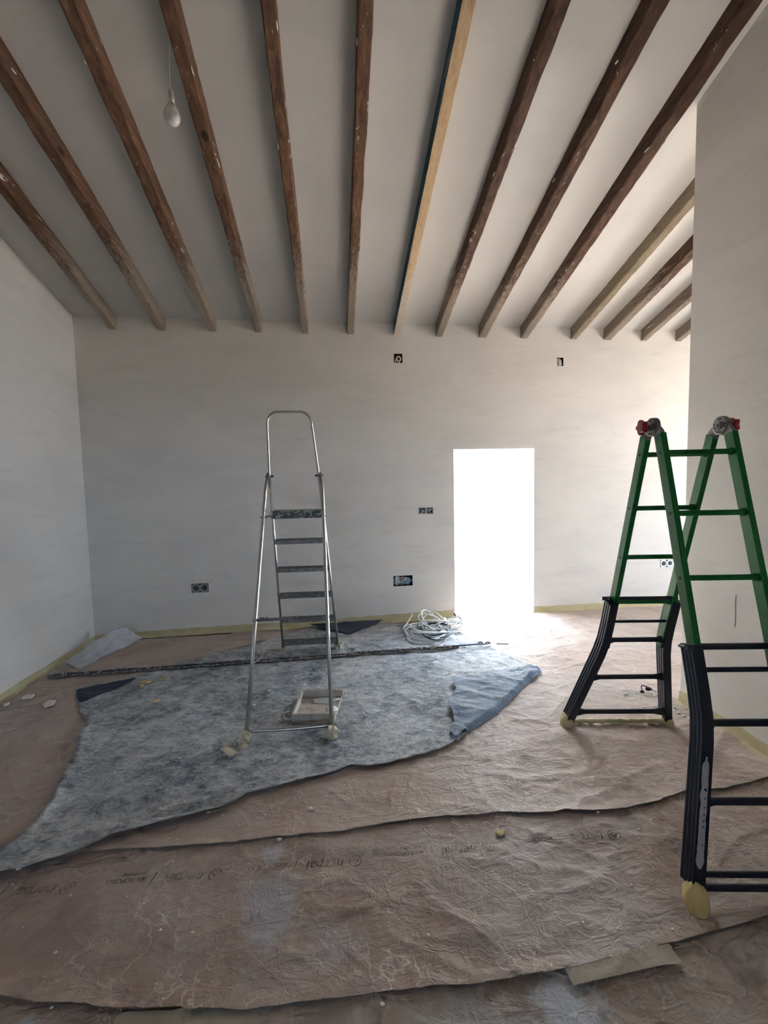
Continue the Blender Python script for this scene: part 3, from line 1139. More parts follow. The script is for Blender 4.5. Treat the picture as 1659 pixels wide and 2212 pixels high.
tarp = cloth('drop_cloth', TP, 0.0125, tarp_z, M_TARP)
tag(tarp, 'big slate grey drop cloth dusted with plaster, spread under the stepladder', 'cloth')
m_ = tarp.modifiers.new('thickness', 'SOLIDIFY')
m_.thickness = 0.003
# folded-over corner showing the cleaner blue underside
FP = [(0.885, 3.125), (1.1, 3.16), (1.378, 3.176), (1.6, 3.22), (1.672, 3.20), (1.64, 3.13), (1.439, 2.966), (1.25, 2.79), (1.063, 2.630), (0.93, 2.53), (0.795, 2.444), (0.69, 2.36),
      (0.68, 2.45), (0.735, 2.55), (0.752, 2.643), (0.755, 2.70), (0.755, 2.759), (0.815, 2.86), (0.87, 2.94), (0.872, 3.05)]
FE = [(1.672, 3.20), (1.64, 3.13), (1.439, 2.966), (1.25, 2.79), (1.063, 2.630), (0.93, 2.53), (0.795, 2.444)]


def flap_z(X, Y, d):
    e = np.full(X.shape, 1e9)
    for (x1, y1), (x2, y2) in zip(FE, FE[1:]):
        dx, dy = x2 - x1, y2 - y1
        t_ = np.clip(((X - x1) * dx + (Y - y1) * dy) / (dx * dx + dy * dy), 0, 1)
        e = np.minimum(e, np.hypot(X - x1 - t_ * dx, Y - y1 - t_ * dy))
    base = H0(X, Y) + 0.009 + 0.009 * crumple(X * 0.9 + 3, Y * 0.9 + 1)
    roll = np.clip(e / 0.03, 0, 1)
    z = base + 0.016 + 0.014 * crumple(X * 1.2 - 2, Y * 1.2 + 5) + 0.012 * vn(X * 6, Y * 6, 2)
    return z * roll ** .5 + (1 - roll ** .5) * (base - 0.004)


fl_ = cloth('folded_corner', FP, 0.011, flap_z, M_TARP_UNDER, tarp)
fl_['label'] = 'turned-over corner showing the smoother blue underside'
# dark undusted strip at the far left corner and the fold at the back wall
st = cloth('folded_corner', [(-2.06, 3.462), (-1.85, 3.54), (-1.661, 3.608), (-1.69, 3.50), (-1.80, 3.36), (-1.90, 3.22), (-1.99, 3.34)], 0.012,
           lambda X, Y, d: tarp_z(X, Y, d * 0 + 1) + 0.006 * np.clip(d / .02, 0, 1) + 0.004, M_TARP_NAVY, tarp)
st['label'] = 'dark navy corner of the cloth, free of dust'
st = cloth('folded_corner', [(-0.33, 4.585), (-0.15, 4.60), (0.2, 4.60), (0.541, 4.59), (0.45, 4.50), (0.30, 4.40), (0.16, 4.315), (0.098, 4.285), (0.02, 4.35), (-0.05, 4.40), (-0.2, 4.49)], 0.012,
           lambda X, Y, d: tarp_z(X, Y, d * 0 + 1) + 0.03 * np.clip((Y - 4.3) / .25, 0, 1) + 0.008 * np.clip(d / .03, 0, 1) + .003, M_TARP_NAVY, tarp)
st['label'] = 'navy edge of the cloth folded back at the wall'


def top_h(x, y):
    """height of whatever covers the floor at x, y"""
    X, Y = np.array([[x]]), np.array([[y]])
    if in_poly(X, Y, TP)[0, 0]:
        return float(tarp_z(X, Y, X * 0 + 1)[0, 0]) + 0.002
    return h0(x, y) + (0.009 if y > 1.8 else 0.005)


# ---------------------------------------------------------------- aluminium stepladder
HL, HR = V((-0.474, 3.228, 1.672)), V((-0.105, 3.212, 1.672))
NL, NR = V((-0.582, 2.567, 0.03)), V((-0.053, 2.545, 0.03))
FL, FR = V((-0.520, 3.979, 0.03)), V((0.004, 3.957, 0.03))
TL, TR = V((-0.447, 3.036, 2.117)), V((-0.146, 3.021, 2.117))
sl = thing('aluminium_stepladder', (-0.29, 3.26, 0), 'plaster-spattered aluminium stepladder with a tall hoop handle, standing on the grey cloth', 'ladder')
uA = (HR - HL).normalized()


def lerp(a, b, t):
    return a + (b - a) * t


# hoop: flat oval tube from hinges up, over and down
cr = 0.075
inL = TL + uA * cr
inR = TR - uA * cr
dL, dR = (HL - TL).normalized(), (HR - TR).normalized()
hp = [HL + dL * 0.10, HL, lerp(HL, TL, .5), TL + dL * cr]
for k in range(1, 7):
    a = k / 7 * math.pi / 2
    hp.append(inL - uA * cr * math.cos(a) + dL * cr * (1 - math.sin(a)))
hp += [inL, lerp(inL, inR, .5), inR]
for k in range(1, 7):
    a = k / 7 * math.pi / 2
    hp.append(inR + uA * cr * math.sin(a) + dR * cr * (1 - math.cos(a)))
hp += [TR + dR * cr, lerp(TR, HR, .5), HR, HR + dR * 0.10]
bm = bmesh.new()
pn_ = dL.cross(uA).normalized()
tube(bm, hp, 0.0165, 12, rz=0.0085, up=pn_)
obj('hoop_handle', bm, M_ALU, sl, True)
nF = (HL - FL).cross(uA).normalized()
nN = (HL - NL).cross(uA).normalized()
OV = [(math.cos(a) * .011, math.sin(a) * .019) for a in [2 * math.pi * k / 12 for k in range(12)]]
OVn = [(math.cos(a) * .0125, math.sin(a) * .019) for a in [2 * math.pi * k / 12 for k in range(12)]]
for (a, b) in ((FL, HL), (FR, HR)):
    bm = bmesh.new()
    sweep(bm, [a, lerp(a, b, .5), b], nF, OV)
    obj('step_stile', bm, M_ALU, sl, True)
for (a, b, s) in ((NL, HL, -1), (NR, HR, 1)):
    bm = bmesh.new()
    off = uA * s * 0.022
    pts = [a, lerp(a, b + off, .35), lerp(a, b + off, .7), lerp(a, b + off, .93), b + uA * s * .008 + V((0, 0, .02))]
    sweep(bm, pts, nN, OVn)
    obj('support_leg', bm, M_ALU, sl, True)
    bm = bmesh.new()
    tube(bm, [b - uA * .03 * 1, b + uA * .03], 0.008, 8)
    obj('hinge_bolt', bm, M_SOCK_G, sl)


def stile_at(z, side):
    a, b = (FL, HL) if side < 0 else (FR, HR)
    return lerp(a, b, (z - a.z) / (b.z - a.z))


def leg_at(z, side):
    a, b = (NL, HL) if side < 0 else (NR, HR)
    return lerp(a, b + uA * side * .022, (z - a.z) / (b.z - a.z))


vA = V((0, 0, 1)).cross(uA).normalized()     # away from camera
for k in range(5):
    z = 0.125 + 0.256 * k
    a, b = stile_at(z, -1), stile_at(z, 1)
    bm = bmesh.new()
    c = (a + b) / 2 + vA * 0.012 + V((0, 0, 0.004))
    L_ = (b - a).length - 0.008
    obox(bm, c, uA, vA, V((0, 0, 1)), L_, 0.085, 0.012, 0.003)
    obox(bm, c - vA * .038 - V((0, 0, .012)), uA, vA, V((0, 0, 1)), L_, 0.010, 0.034, 0.002)
    obox(bm, c + vA * .038 - V((0, 0, .010)), uA, vA, V((0, 0, 1)), L_, 0.010, 0.028, 0.002)
    for g_ in range(6):
        obox(bm, c + vA * (-.03 + g_ * .012) + V((0, 0, .007)), uA, vA, V((0, 0, 1)), L_ * .98, 0.004, 0.004)
    obj('step', bm, M_ALU_STEP, sl)
# platform
z = 1.385
a, b = stile_at(z, -1), stile_at(z, 1)
pc = (a + b) / 2 - vA * 0.03
bm = bmesh.new()
PLW = (b - a).length + 0.0
obox(bm, pc + vA * .03 + V((0, 0, .01)), uA, vA, V((0, 0, 1)), PLW, 0.21, 0.022, 0.006)
obox(bm, pc - vA * .078 - V((0, 0, .012)), uA, vA, V((0, 0, 1)), PLW * .97, 0.014, 0.05, 0.004)
obj('platform', bm, M_PLAT, sl)
for s in (-1, 1):
    bm = bmesh.new()
    A_ = leg_at(1.372, s) - uA * s * .012
    B_ = stile_at(1.372, s)
    tube(bm, [A_ + uA * s * .030, A_, lerp(A_, B_, .5), B_ + vA * .05], 0.007, 8)
    obj('platform_arm', bm, M_STEEL, sl)
bm = bmesh.new()
A_, B_ = leg_at(0.70, -1), leg_at(0.70, 1)
tube(bm, [A_ - uA * .016, B_ + uA * .016], 0.010, 10, rz=0.008)
for i in range(9):
    lump(bm, lerp(A_, B_, R.uniform(.05, .95)) + V((0, 0, .012)), (R.uniform(.008, .022), .008, .006), i, 1)
obj('cross_brace', bm, M_ALU_STEP, sl)
bm = bmesh.new()
A_, B_ = leg_at(0.078, -1), leg_at(0.081, 1)
tube(bm, smooth_path([A_, lerp(A_, B_, .5) - V((0, 0, .006)), B_], 5), 0.010, 10, rz=0.008)
obj('bottom_bar', bm, M_ALU, sl, True)
# folding stay on the left leg
bm = bmesh.new()
q0 = leg_at(0.45, -1)
tube(bm, [q0 + uA * .012, q0 + uA * .03 + vA * .12 - V((0, 0, .02)), q0 + uA * .06 + vA * .42 + V((0, 0, .05))], 0.004, 6)
obj('stay_rod', bm, M_ALU, sl)
# torn tape wrapped round the feet, one per leg
for i, (p, lab) in enumerate(((NL, 1), (NR, 1), (FL, 1), (FR, 1))):
    bm = bmesh.new()
    zt = 0.03 + top_h(p.x, p.y) * .5
    lump(bm, (p.x, p.y - .006, 0.046), (0.036, 0.038, 0.046), i + 2, 3, .5)
    if i == 0:
        lump(bm, (p.x - .01, p.y - .05, 0.034), (0.030, 0.030, 0.008), 8, 2, .6)
    for k in range(4):
        a = R.uniform(0, 6.28)
        lump(bm, (p.x + .034 * math.cos(a), p.y + .030 * math.sin(a), R.uniform(.03, .07)), (R.uniform(.012, .026), .012, R.uniform(.012, .024)), i * 5 + k, 2, .7)
    obj('foot_wrap', bm, M_TAPE_PALE, sl, False)
    bm = bmesh.new()
    box(bm, (p.x - .018, p.y - .02, top_h(p.x, p.y) - .002), (p.x + .018, p.y + .02, 0.05), 0.004)
    obj('rubber_foot', bm, M_HOLE, sl)
tag(patch('tape_strip', (-0.70, 2.50), (-0.62, 2.42), 0.05, None, M_TAPE_PALE, None, 0.034), 'crumpled bit of brown tape beside the left front foot of the stepladder', 'tape')

# ---------------------------------------------------------------- green and black telescopic ladder
tb = thing('telescopic_ladder', (1.68, 1.82, 0), 'tall green and black folding telescopic ladder standing at the right wall', 'ladder')
Hm = V((1.6786, 1.8161, 1.8402))
th = -0.151
uB = V((math.cos(th), math.sin(th), 0))
vB = V((-math.sin(th), math.cos(th), 0))
AF, AN = 0.2939, 0.278
ZZ = V((0, 0, 1))
dF = vB * math.sin(AF) - ZZ * math.cos(AF)
dN = -vB * math.sin(AN) - ZZ * math.cos(AN)
eF = uB.cross(dF)
eF *= (1 if eF.dot(vB) > 0 else -1)
eN = uB.cross(dN)
eN *= (-1 if eN.dot(vB) > 0 else 1)
OFF = 0.0427
RW_ = 0.160       # green rail half spacing


def PB_(sec, a, s, o=0.0):
    d, e = (dF, eF) if sec == 'F' else (dN, eN)
    return Hm + uB * a + d * s + e * (OFF + o)


def rect(w, h, r=0.004):
    return [(-w / 2 + r, -h / 2), (w / 2 - r, -h / 2), (w / 2, -h / 2 + r), (w / 2, h / 2 - r), (w / 2 - r, h / 2), (-w / 2 + r, h / 2), (-w / 2, h / 2 - r), (-w / 2, -h / 2 + r)]


def ribbed(w, h):
    """outer tube profile with raised ribs on its two wide side faces"""
    p = []
    x0 = w / 2
    ys = [-h / 2 + h * k / 14 for k in range(15)]
    right = [(x0 + (0.0022 if k % 4 in (1, 2) else 0), y) for k, y in enumerate(ys)]
    left = [(-x0 - (0.0022 if k % 4 in (1, 2) else 0), y) for k, y in reversed(list(enumerate(ys)))]
    return right + left


FOOT = {'F': 1.90, 'N': 1.885}
for sec, e, d in (('F', eF, dF), ('N', eN, dN)):
    for s in (-1, 1):
        # inner green rail
        bm = bmesh.new()
        sweep(bm, [PB_(sec, s * RW_, 0.055), PB_(sec, s * RW_, 1.30)], e, rect(0.026, 0.058))
        rail = obj('green_rail', bm, M_GREEN, tb)
        for k in range(4):
            bm = bmesh.new()
            c0 = PB_(sec, s * (RW_ + .0135), 0.144 + .2845 * k)
            tube(bm, [c0 - uB * s * .002, c0 + uB * s * .0012], 0.006, 10)
            obj('rivet_hole', bm, M_HOLE, rail)
        # outer black rail: sleeve, then flared foot
        bm = bmesh.new()
        sb = 1.29
        A0, A1, A2 = 0.172, 0.176, 0.316
        pts = [PB_(sec, s * A0, 0.985), PB_(sec, s * A0, 1.15), PB_(sec, s * A1, sb - .03), PB_(sec, s * (A1 + .006), sb + .01)]
        pts += [PB_(sec, s * (A1 + (A2 - A1) * (q - sb) / (FOOT[sec] - sb)), q) for q in (sb + .06, sb + .2, FOOT[sec] - .04)]
        sweep(bm, pts, e, ribbed(0.040, 0.076))
        outr = obj('black_rail', bm, M_BLACK, tb)
        # locking hook
        bm = bmesh.new()
        c0 = PB_(sec, s * (A0 + .026), 0.995)
        tube(bm, [c0 - e * .034, c0 - e * .02, c0 + e * .02, c0 + e * .034], 0.0065, 8)
        tube(bm, [c0 - uB * s * .01 + e * .03, c0 + uB * s * .016 + e * .034], 0.011, 10)
        obj('locking_hook', bm, M_STEEL, tb)
        # taped foot
        pf = PB_(sec, s * A2, FOOT[sec] - 0.01)
        axz = (pts[-1] - pts[-2]).normalized()
        axx = axz.cross(e).normalized()
        bm = bmesh.new()
        lump(bm, pf + axz * .005 + V((0, -.022 if sec == 'N' else -.004, 0)), (0.036, 0.052, 0.070), 11 + s + (3 if sec == 'F' else 0), 3, .14, (axx, e, axz))
        fw = obj('foot_wrap', bm, M_TAPE_BLOB if sec == 'N' else M_TAPE, tb, True)
    # green rungs
    for k in range(4 if sec == 'F' else 3):
        s_ = 0.144 + .2845 * k
        bm = bmesh.new()
        a, b = PB_(sec, -RW_ + .01, s_), PB_(sec, RW_ - .01, s_)
        tube(bm, [a, lerp(a, b, .04), lerp(a, b, .05), lerp(a, b, .95), lerp(a, b, .96), b], [.017, .017, .0125, .0125, .017, .017], 12)
        obj('green_rung', bm, M_GREEN, tb, True)
    # black rungs, with spread ends
    if sec == 'F':
        rr = [(0.968, .0105, 0.165, .034), (1.124, .0085, .165, .03), (1.251, .0145, .17, .036), (1.526, .0145, .225, .036), (1.803, .0145, .285, .036)]
    else:
        rr = [(0.997, .0135, 0.165, .04), (1.089, .0105, .165, .04), (1.292, .0145, .17, .04), (1.575, .0145, .235, .04), (1.812, .011, .285, -.02), (1.865, .0125, .30, .04)]
    for s_, r_, hw, o_ in rr:
        bm = bmesh.new()
        a, b = PB_(sec, -hw, s_, o_ * -0.3), PB_(sec, hw, s_, o_ * -0.3)
        big = r_ * (1.75 if r_ > .014 else 1.0)
        tube(bm, [a, lerp(a, b, .05), lerp(a, b, .13), lerp(a, b, .87), lerp(a, b, .95), b], [big, big * .92, r_, r_, big * .92, big], 12)
        obj('black_rung', bm, M_BLACK, tb, True)
# tape-wrapped bottom bar of the far section
bm = bmesh.new()
a, b = PB_('F', -.30, 1.895), PB_('F', .30, 1.895)
n = 26
tube(bm, [lerp(a, b, i / n) + V((0, 0, .002 * math.sin(i * 1.9))) for i in range(n + 1)], [0.0145 + .0022 * math.sin(i * 2.3) for i in range(n + 1)], 10)
o = obj('bottom_bar', bm, M_TAPE, tb, True)
o['label'] = 'bottom bar wrapped in beige masking tape'
# peeling sticker on the near left rail
bm = bmesh.new()
A2_ = 0.316
lab0 = lambda q, o_, w: PB_('N', -(0.176 + (A2_ - .176) * (q - 1.29) / (FOOT['N'] - 1.29)) + w, q, o_)
prev = None
for i in range(29):
    q = 1.40 + i * 0.0135
    wl = -0.017 + .007 * noise.noise(V((i * .45, 0, 3)))
    wr = 0.009 + .004 * noise.noise(V((i * .6, 5, 3)))
    if i in (0, 1, 28):
        wl, wr = -.006, .001
    cur = (bm.verts.new(lab0(q, 0.0392, wl)), bm.verts.new(lab0(q, 0.0392, wr)))
    if prev:
        bm.faces.new((prev[0], prev[1], cur[1], cur[0]))
    prev = cur
for q in (1.51, 1.56, 1.585, 1.60, 1.615, 1.64, 1.70):
    pass
r_ = bmesh.ops.extrude_face_region(bm, geom=bm.faces[:])
for v in [g_ for g_ in r_['geom'] if isinstance(g_, bmesh.types.BMVert)]:
    v.co += eN * 0.0006
stk = obj('peeling_sticker', bm, M_LABEL, tb)
for q in (1.515, 1.545, 1.575, 1.60, 1.62, 1.64, 1.70):
    bm = bmesh.new()
    c0 = lab0(q, 0.0395, 0.0)
    tube(bm, [c0, c0 + eN * .0014], 0.0028 if q > 1.53 else .005, 8)
    obj('punched_hole', bm, M_HOLE, stk)
# hinges
for s in (-1, 1):
    hc = Hm + uB * s * RW_
    hinge = None
    bm = bmesh.new()
    tube(bm, [hc - uB * .012, hc - uB * .010, hc + uB * .010, hc + uB * .012], [0.040, .044, .044, .040], 28)
    tube(bm, [hc - uB * s * .020, hc + uB * s * .024], [0.018, 0.016], 20)
    hinge = obj('hinge_disc', bm, M_CAST, tb)
    for d, e in ((dF, eF), (dN, eN)):
        bm = bmesh.new()
        p0_ = hc + e * 0.012
        p1_ = hc + d * 0.045 + e * 0.036
        p2_ = hc + d * 0.085 + e * OFF
        ax = (p1_ - p0_).normalized()
        for i, (c_, w_) in enumerate(((p0_, .030), (lerp(p0_, p1_, .5), .052), (p1_, .054), (p2_, .050))):
            pass
        ring = []
        for c_, w_ in ((p0_, .040), (lerp(p0_, p1_, .55), .056), (p1_, .054), (p2_, .050)):
            ring.append([bm.verts.new(c_ + uB * x_ * .009 + e * y_ * w_ / 2) for x_, y_ in ((-1, -1), (1, -1), (1, 1), (-1, 1))])
        for r0_, r1_ in zip(ring, ring[1:]):
            for k in range(4):
                bm.faces.new((r0_[k], r0_[(k + 1) % 4], r1_[(k + 1) % 4], r1_[k]))
        bm.faces.new(ring[0][::-1])
        bm.faces.new(ring[-1])
        obj('hinge_arm', bm, M_CAST, tb)
    for k in range(8):
        bm = bmesh.new()
        a_ = math.pi / 2 + (k // 2) * math.pi / 2 + (k % 2 - .5) * 0.42
        c_ = hc + vB * math.cos(a_) * .032 + ZZ * math.sin(a_) * .032
        tube(bm, [c_ - uB * .0128, c_ + uB * .0128], 0.0045, 8)
        obj('pin_hole', bm, M_HOLE, hinge)
    bm = bmesh.new()
    tube(bm, [hc - uB * .0235 * 1, hc + uB * .0235], 0.008, 14)
    obj('pivot_pin', bm, M_STEEL, hinge)
    # star knob: six lobes, standing off outward
    kc = hc + uB * s * 0.052
    bm = bmesh.new()
    rings = []
    for dx, k_ in ((-.013, .80), (-.008, 1.0), (.006, 1.0), (.012, .82)):
        ring = []
        for i in range(48):
            a_ = 2 * math.pi * i / 48
            r_ = (0.0325 + 0.0052 * math.cos(5 * a_) + 0.0009 * math.cos(10 * a_)) * k_
            ring.append(bm.verts.new(kc + uB * dx * s + vB * math.cos(a_) * r_ + ZZ * math.sin(a_) * r_))
        rings.append(ring)
    for r0_, r1_ in zip(rings, rings[1:]):
        for i in range(48):
            bm.faces.new((r0_[i], r0_[(i + 1) % 48], r1_[(i + 1) % 48], r1_[i]))
    bm.faces.new(rings[0][::-1])
    bm.faces.new(rings[-1])
    tube(bm, [hc + uB * s * .02, kc], 0.013, 14)
    obj('star_knob', bm, M_RED, tb, False)

# ---------------------------------------------------------------- wall fittings
def socket(key, label, body, plate):
    x0, x1, z0, z1 = niche[key]
    t = thing('double_socket', ((x0 + x1) / 2, YB, z0), label, 'socket')
    bm = bmesh.new()
    w = (x1 - x0) / 2
    for i in range(2):
        a = x0 + i * w
        # square frame made of four bars, with a little gap between the two units
        for lo, hi in (((a + .002, z0 + .002), (a + w - .002, z0 + .014)), ((a + .002, z1 - .014), (a + w - .002, z1 - .002)), ((a + .002, z0 + .002), (a + .014, z1 - .002)), ((a + w - .014, z0 + .002), (a + w - .002, z1 - .002))):
            box(bm, (lo[0], YB - .004, lo[1]), (hi[0], YB + .012, hi[1]))
        n = 28
        cx_, cz_ = a + w / 2, (z0 + z1) / 2
        o_, i_ = [], []
        for k in range(n):
            an = 2 * math.pi * k / n
            c_, s_ = math.cos(an), math.sin(an)
            m_ = max(abs(c_), abs(s_))
            o_.append(bm.verts.new((cx_ + c_ / m_ * (w / 2 - .008), YB - .001, cz_ + s_ / m_ * ((z1 - z0) / 2 - .008))))
            i_.append(bm.verts.new((cx_ + c_ * .027, YB - .001, cz_ + s_ * .027)))
        for k in range(n):
            bm.faces.new((o_[k], o_[(k + 1) % n], i_[(k + 1) % n], i_[k]))
    obj('frame', bm, plate, t)
    for i in range(2):
        c_ = V((x0 + w * (i + .5), YB + .02, (z0 + z1) / 2))
        bm = bmesh.new()
        tube(bm, [c_ + V((0, -.020, 0)), c_ + V((0, .022, 0))], 0.0275, 24)
        bm.faces.ensure_lookup_table()
        cup = obj('socket_cup', bm, M_HOLE, t)
        bm = bmesh.new()
        tube(bm, [c_ + V((0, -.0225, 0)), c_ + V((0, -.019, 0))], 0.018, 20)
        for dx in (-.009, .009):
            tube(bm, [c_ + V((dx, -.0235, 0)), c_ + V((dx, -.022, 0))], 0.003, 8)
        obj('socket_face', bm, body, t)
    return t


socket('so1', 'grey double socket without cover low on the left part of the back wall', M_SOCK_G, M_BOX)
socket('so2', 'white double socket on the wall seen between the green ladder rails', M_SOCK_G, M_SOCK_W)


def wires(bm, x0, x1, z0, z1, y, n, r, seed):
    rr = random.Random(seed)
    for i in range(n):
        pts = [(rr.uniform(x0, x1), y + rr.uniform(-.012, .02), rr.uniform(z0, z1)) for _ in range(5)]
        tube(bm, smooth_path(pts, 5), r, 6)


x0, x1, z0, z1 = niche['box1']
t = thing('wall_junction_hole', ((x0 + x1) / 2, YB, z0), 'brown cable hole high on the back wall with white wire loops, left of the doorway', 'junction box')
bm = bmesh.new()
box(bm, (x0 + .001, YB + .055, z0 + .001), (x1 - .001, YB + .069, z1 - .001))
lump(bm, (x0 + .05, YB + .05, z1 - .03), (.045, .02, .02), 3, 2, .5)
lump(bm, (x1 - .015, YB + .04, z0 + .03), (.02, .02, .035), 5, 2, .5)
obj('cavity_rubble', bm, M_NICHE, t)
bm = bmesh.new()
cc = V((x0 + .052, YB + .004, z0 + .045))
tube(bm, [cc + V((math.cos(a) * .022, 0.006 * math.sin(3 * a), math.sin(a) * .024)) for a in [2 * math.pi * k / 20 for k in range(20)]], .007, 8, closed=True)
tube(bm, smooth_path([cc + V((-.022, 0, 0)), cc + V((-.032, -.006, -.02)), cc + V((-.036, .0, -.046))], 5), .0065, 8)
tube(bm, smooth_path([cc + V((.018, 0, -.01)), cc + V((.008, -.006, -.03)), cc + V((.003, .0, -.046))], 5), .006, 8)
obj('wire', bm, M_WHITE_CABLE, t, True)

x0, x1, z0, z1 = niche['box2']
t = thing('wall_junction_hole', ((x0 + x1) / 2, YB, z0), 'cable hole stuffed with pale crumpled film, high on the wall above right of the doorway', 'junction box')
bm = bmesh.new()
lump(bm, (x0 + .030, YB + .025, z0 + .038), (.030, .028, .042), 9, 3, .5)
lump(bm, (x1 - .025, YB + .035, z0 + .045), (.020, .02, .045), 4, 3, .5)
obj('stuffed_film', bm, plain('grey_film', srgb(188, 184, 178), .4), t, False)

for key, lab, sd in (('mid1', 'left one of the two small metal wall boxes beside the doorway', 2), ('mid2', 'right one of the two small metal wall boxes, nearer the doorway', 6)):
    x0, x1, z0, z1 = niche[key]
    t = thing('mechanism_box', ((x0 + x1) / 2, YB, z0), lab, 'junction box', 'pair of small metal boxes beside the doorway')
    bm = bmesh.new()
    for lo, hi in (((x0, z0), (x1, z0 + .008)), ((x0, z1 - .008), (x1, z1)), ((x0, z0), (x0 + .008, z1)), ((x1 - .008, z0), (x1, z1))):
        box(bm, (lo[0], YB - .004, lo[1]), (hi[0], YB + .03, hi[1]))
    obj('frame', bm, M_BOX, t)
    bm = bmesh.new()
    box(bm, (x0 + .02, YB + .004, z0 + .014), (x1 - .02, YB + .05, z1 - .014), .004)
    obj('mechanism', bm, M_SOCK_G, t)
    bm = bmesh.new()
    wires(bm, x0 + .008, x1 - .008, z0 + .01, z1 - .01, YB + .004, 3, .003, sd)
    obj('wire', bm, M_WHITE_CABLE, t, True)

x0, x1, z0, z1 = niche['low']
t = thing('wall_junction_box', ((x0 + x1) / 2, YB, z0), 'open cable box with foil, red conduit rings and wires, low on the back wall', 'junction box')
bm = bmesh.new()
lump(bm, (x0 + .045, YB + .025, z0 + .058), (.038, .025, .055), 3, 3, .45)
obj('crumpled_foil', bm, M_FOIL, t)
bm = bmesh.new()
lump(bm, (x0 + .165, YB + .03, z0 + .055), (.04, .022, .04), 8, 3, .7)
lump(bm, (x0 + .11, YB + .045, z0 + .035), (.05, .02, .03), 12, 3, .6)
obj('crumpled_foil', bm, plain('pale_blue_film', srgb(150, 172, 182), .35), t)
for dz in (0.040, 0.012):
    bm = bmesh.new()
    cc = V((x0 + .105, YB + .004, z0 + .055 + dz))
    tube(bm, [cc + V((math.cos(a) * .0125, 0, math.sin(a) * .0115)) for a in [2 * math.pi * k / 18 for k in range(18)]], .0042, 8, closed=True)
    obj('conduit_ring', bm, M_PINK, t, True)
bm = bmesh.new()
wires(bm, x0 + .13, x1 - .02, z0 + .02, z1 - .02, YB + .006, 4, .003, 4)
obj('wire', bm, M_BLUE, t, True)
bm = bmesh.new()
wires(bm, x0 + .05, x1 - .03, z0 + .03, z1 - .01, YB + .006, 3, .003, 14)
obj('wire', bm, M_WHITE_CABLE, t, True)
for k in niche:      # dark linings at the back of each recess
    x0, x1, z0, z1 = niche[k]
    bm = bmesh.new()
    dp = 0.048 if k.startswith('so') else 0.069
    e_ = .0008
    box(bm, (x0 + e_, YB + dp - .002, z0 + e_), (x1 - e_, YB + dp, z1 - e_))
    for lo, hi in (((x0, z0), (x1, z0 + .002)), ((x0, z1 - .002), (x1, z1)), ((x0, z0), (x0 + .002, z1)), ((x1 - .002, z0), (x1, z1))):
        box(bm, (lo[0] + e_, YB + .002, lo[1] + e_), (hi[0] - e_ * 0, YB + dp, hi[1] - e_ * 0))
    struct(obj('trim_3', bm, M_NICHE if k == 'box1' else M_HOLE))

# ---------------------------------------------------------------- plaster-caked rail with hooked rods
t = thing('plastered_rail', (-0.5, 3.73, 0), 'long plaster-caked steel rail with hooked rods lying across the cloth', 'rail')


def rl(s, dy=0.0, dz=0.0):
    x = -2.42 + s
    y = 3.722 + 0.006 * s + dy
    return V((x, y, max(top_h(x, y), .035) + dz))


bm = bmesh.new()
pts = [rl(s, 0, .010 + .002 * math.sin(s * 9)) for s in np.linspace(0, 3.55, 60)]
tube(bm, pts, [.011 + .0022 * noise.noise(V((i * .7, 0, 0))) for i in range(60)], 8, rz=.027, up=V((0, 0, 1)))
obj('rail_body', bm, M_RAIL, t)
for dy, L_, dz in ((0.026, 3.80, .012), (-0.012, 3.86, .022)):
    bm = bmesh.new()
    P_ = [rl(s, dy, dz) for s in np.linspace(0.05, L_ - .06, 50)]
    end = P_[-1]
    ex = V((1, .02, 0))
    for k in range(1, 11):
        a = -math.pi / 2 + k / 10 * math.pi * 1.65
        P_.append(end + V((.045, 0, 0)) + V((math.cos(a) * .022, math.sin(a) * .016 + .016, .002 * k * .3)))
    tube(bm, P_, 0.006, 8)
    obj('hooked_rod', bm, M_STEEL, t, True)
bm = bmesh.new()
for i in range(300):
    s = R.uniform(.02, 3.5) if i % 3 else R.uniform(1.6, 3.5)
    p = rl(s, R.uniform(-.022, .026), .018 + R.uniform(0, .010))
    lump(bm, p, (R.uniform(.004, .020), R.uniform(.004, .010), R.uniform(.003, .007)), i, 1, .8)
o = obj('plaster_crust', bm, plain('grey_plaster', srgb(158, 152, 146), .85), t)
o['kind'] = 'stuff'

# ---------------------------------------------------------------- plaster tray
t = thing('plaster_tray', (-0.16, 2.91, 0), 'shallow off-white mixing tray on the cloth behind the stepladder legs', 'tray')
c00, c10, c11, c01 = V((-0.318, 2.712, 0)), V((-0.040, 2.675, 0)), V((0.022, 2.99, 0)), V((-0.272, 3.035, 0))
zb = 0.042
bm = bmesh.new()
b_ = [bm.verts.new(p + V((0, 0, zb - .008))) for p in (c00, c10, c11, c01)] + [bm.verts.new(p + V((0, 0, zb))) for p in (c00, c10, c11, c01)]
bm.faces.new(b_[:4])
bm.faces.new(b_[4:])
for k in range(4):
    bm.faces.new((b_[k], b_[(k + 1) % 4], b_[4 + (k + 1) % 4], b_[4 + k]))
obj('tray_base', bm, M_TRAY, t)
hh = (0.056, 0.012, 0.056, 0.056)
for k, (a, b) in enumerate(((c00, c10), (c10, c11), (c11, c01), (c01, c00))):
    bm = bmesh.new()
    d_ = (b - a).normalized()
    n_ = ZZ.cross(d_)
    obox(bm, (a + b) / 2 + n_ * .005 + V((0, 0, zb + hh[k] / 2 - .008)), d_, n_, ZZ, (b - a).length, 0.009, hh[k] + .008, .0015)
    obj('tray_side', bm, M_TRAY, t)
bm = bmesh.new()
lump(bm, (-0.06, 2.80, zb + .006), (.045, .05, .012), 6, 3, .5)
lump(bm, (-0.10, 2.95, zb + .003), (.09, .04, .008), 16, 3, .5)
obj('dried_plaster', bm, M_CHIP, t, True)
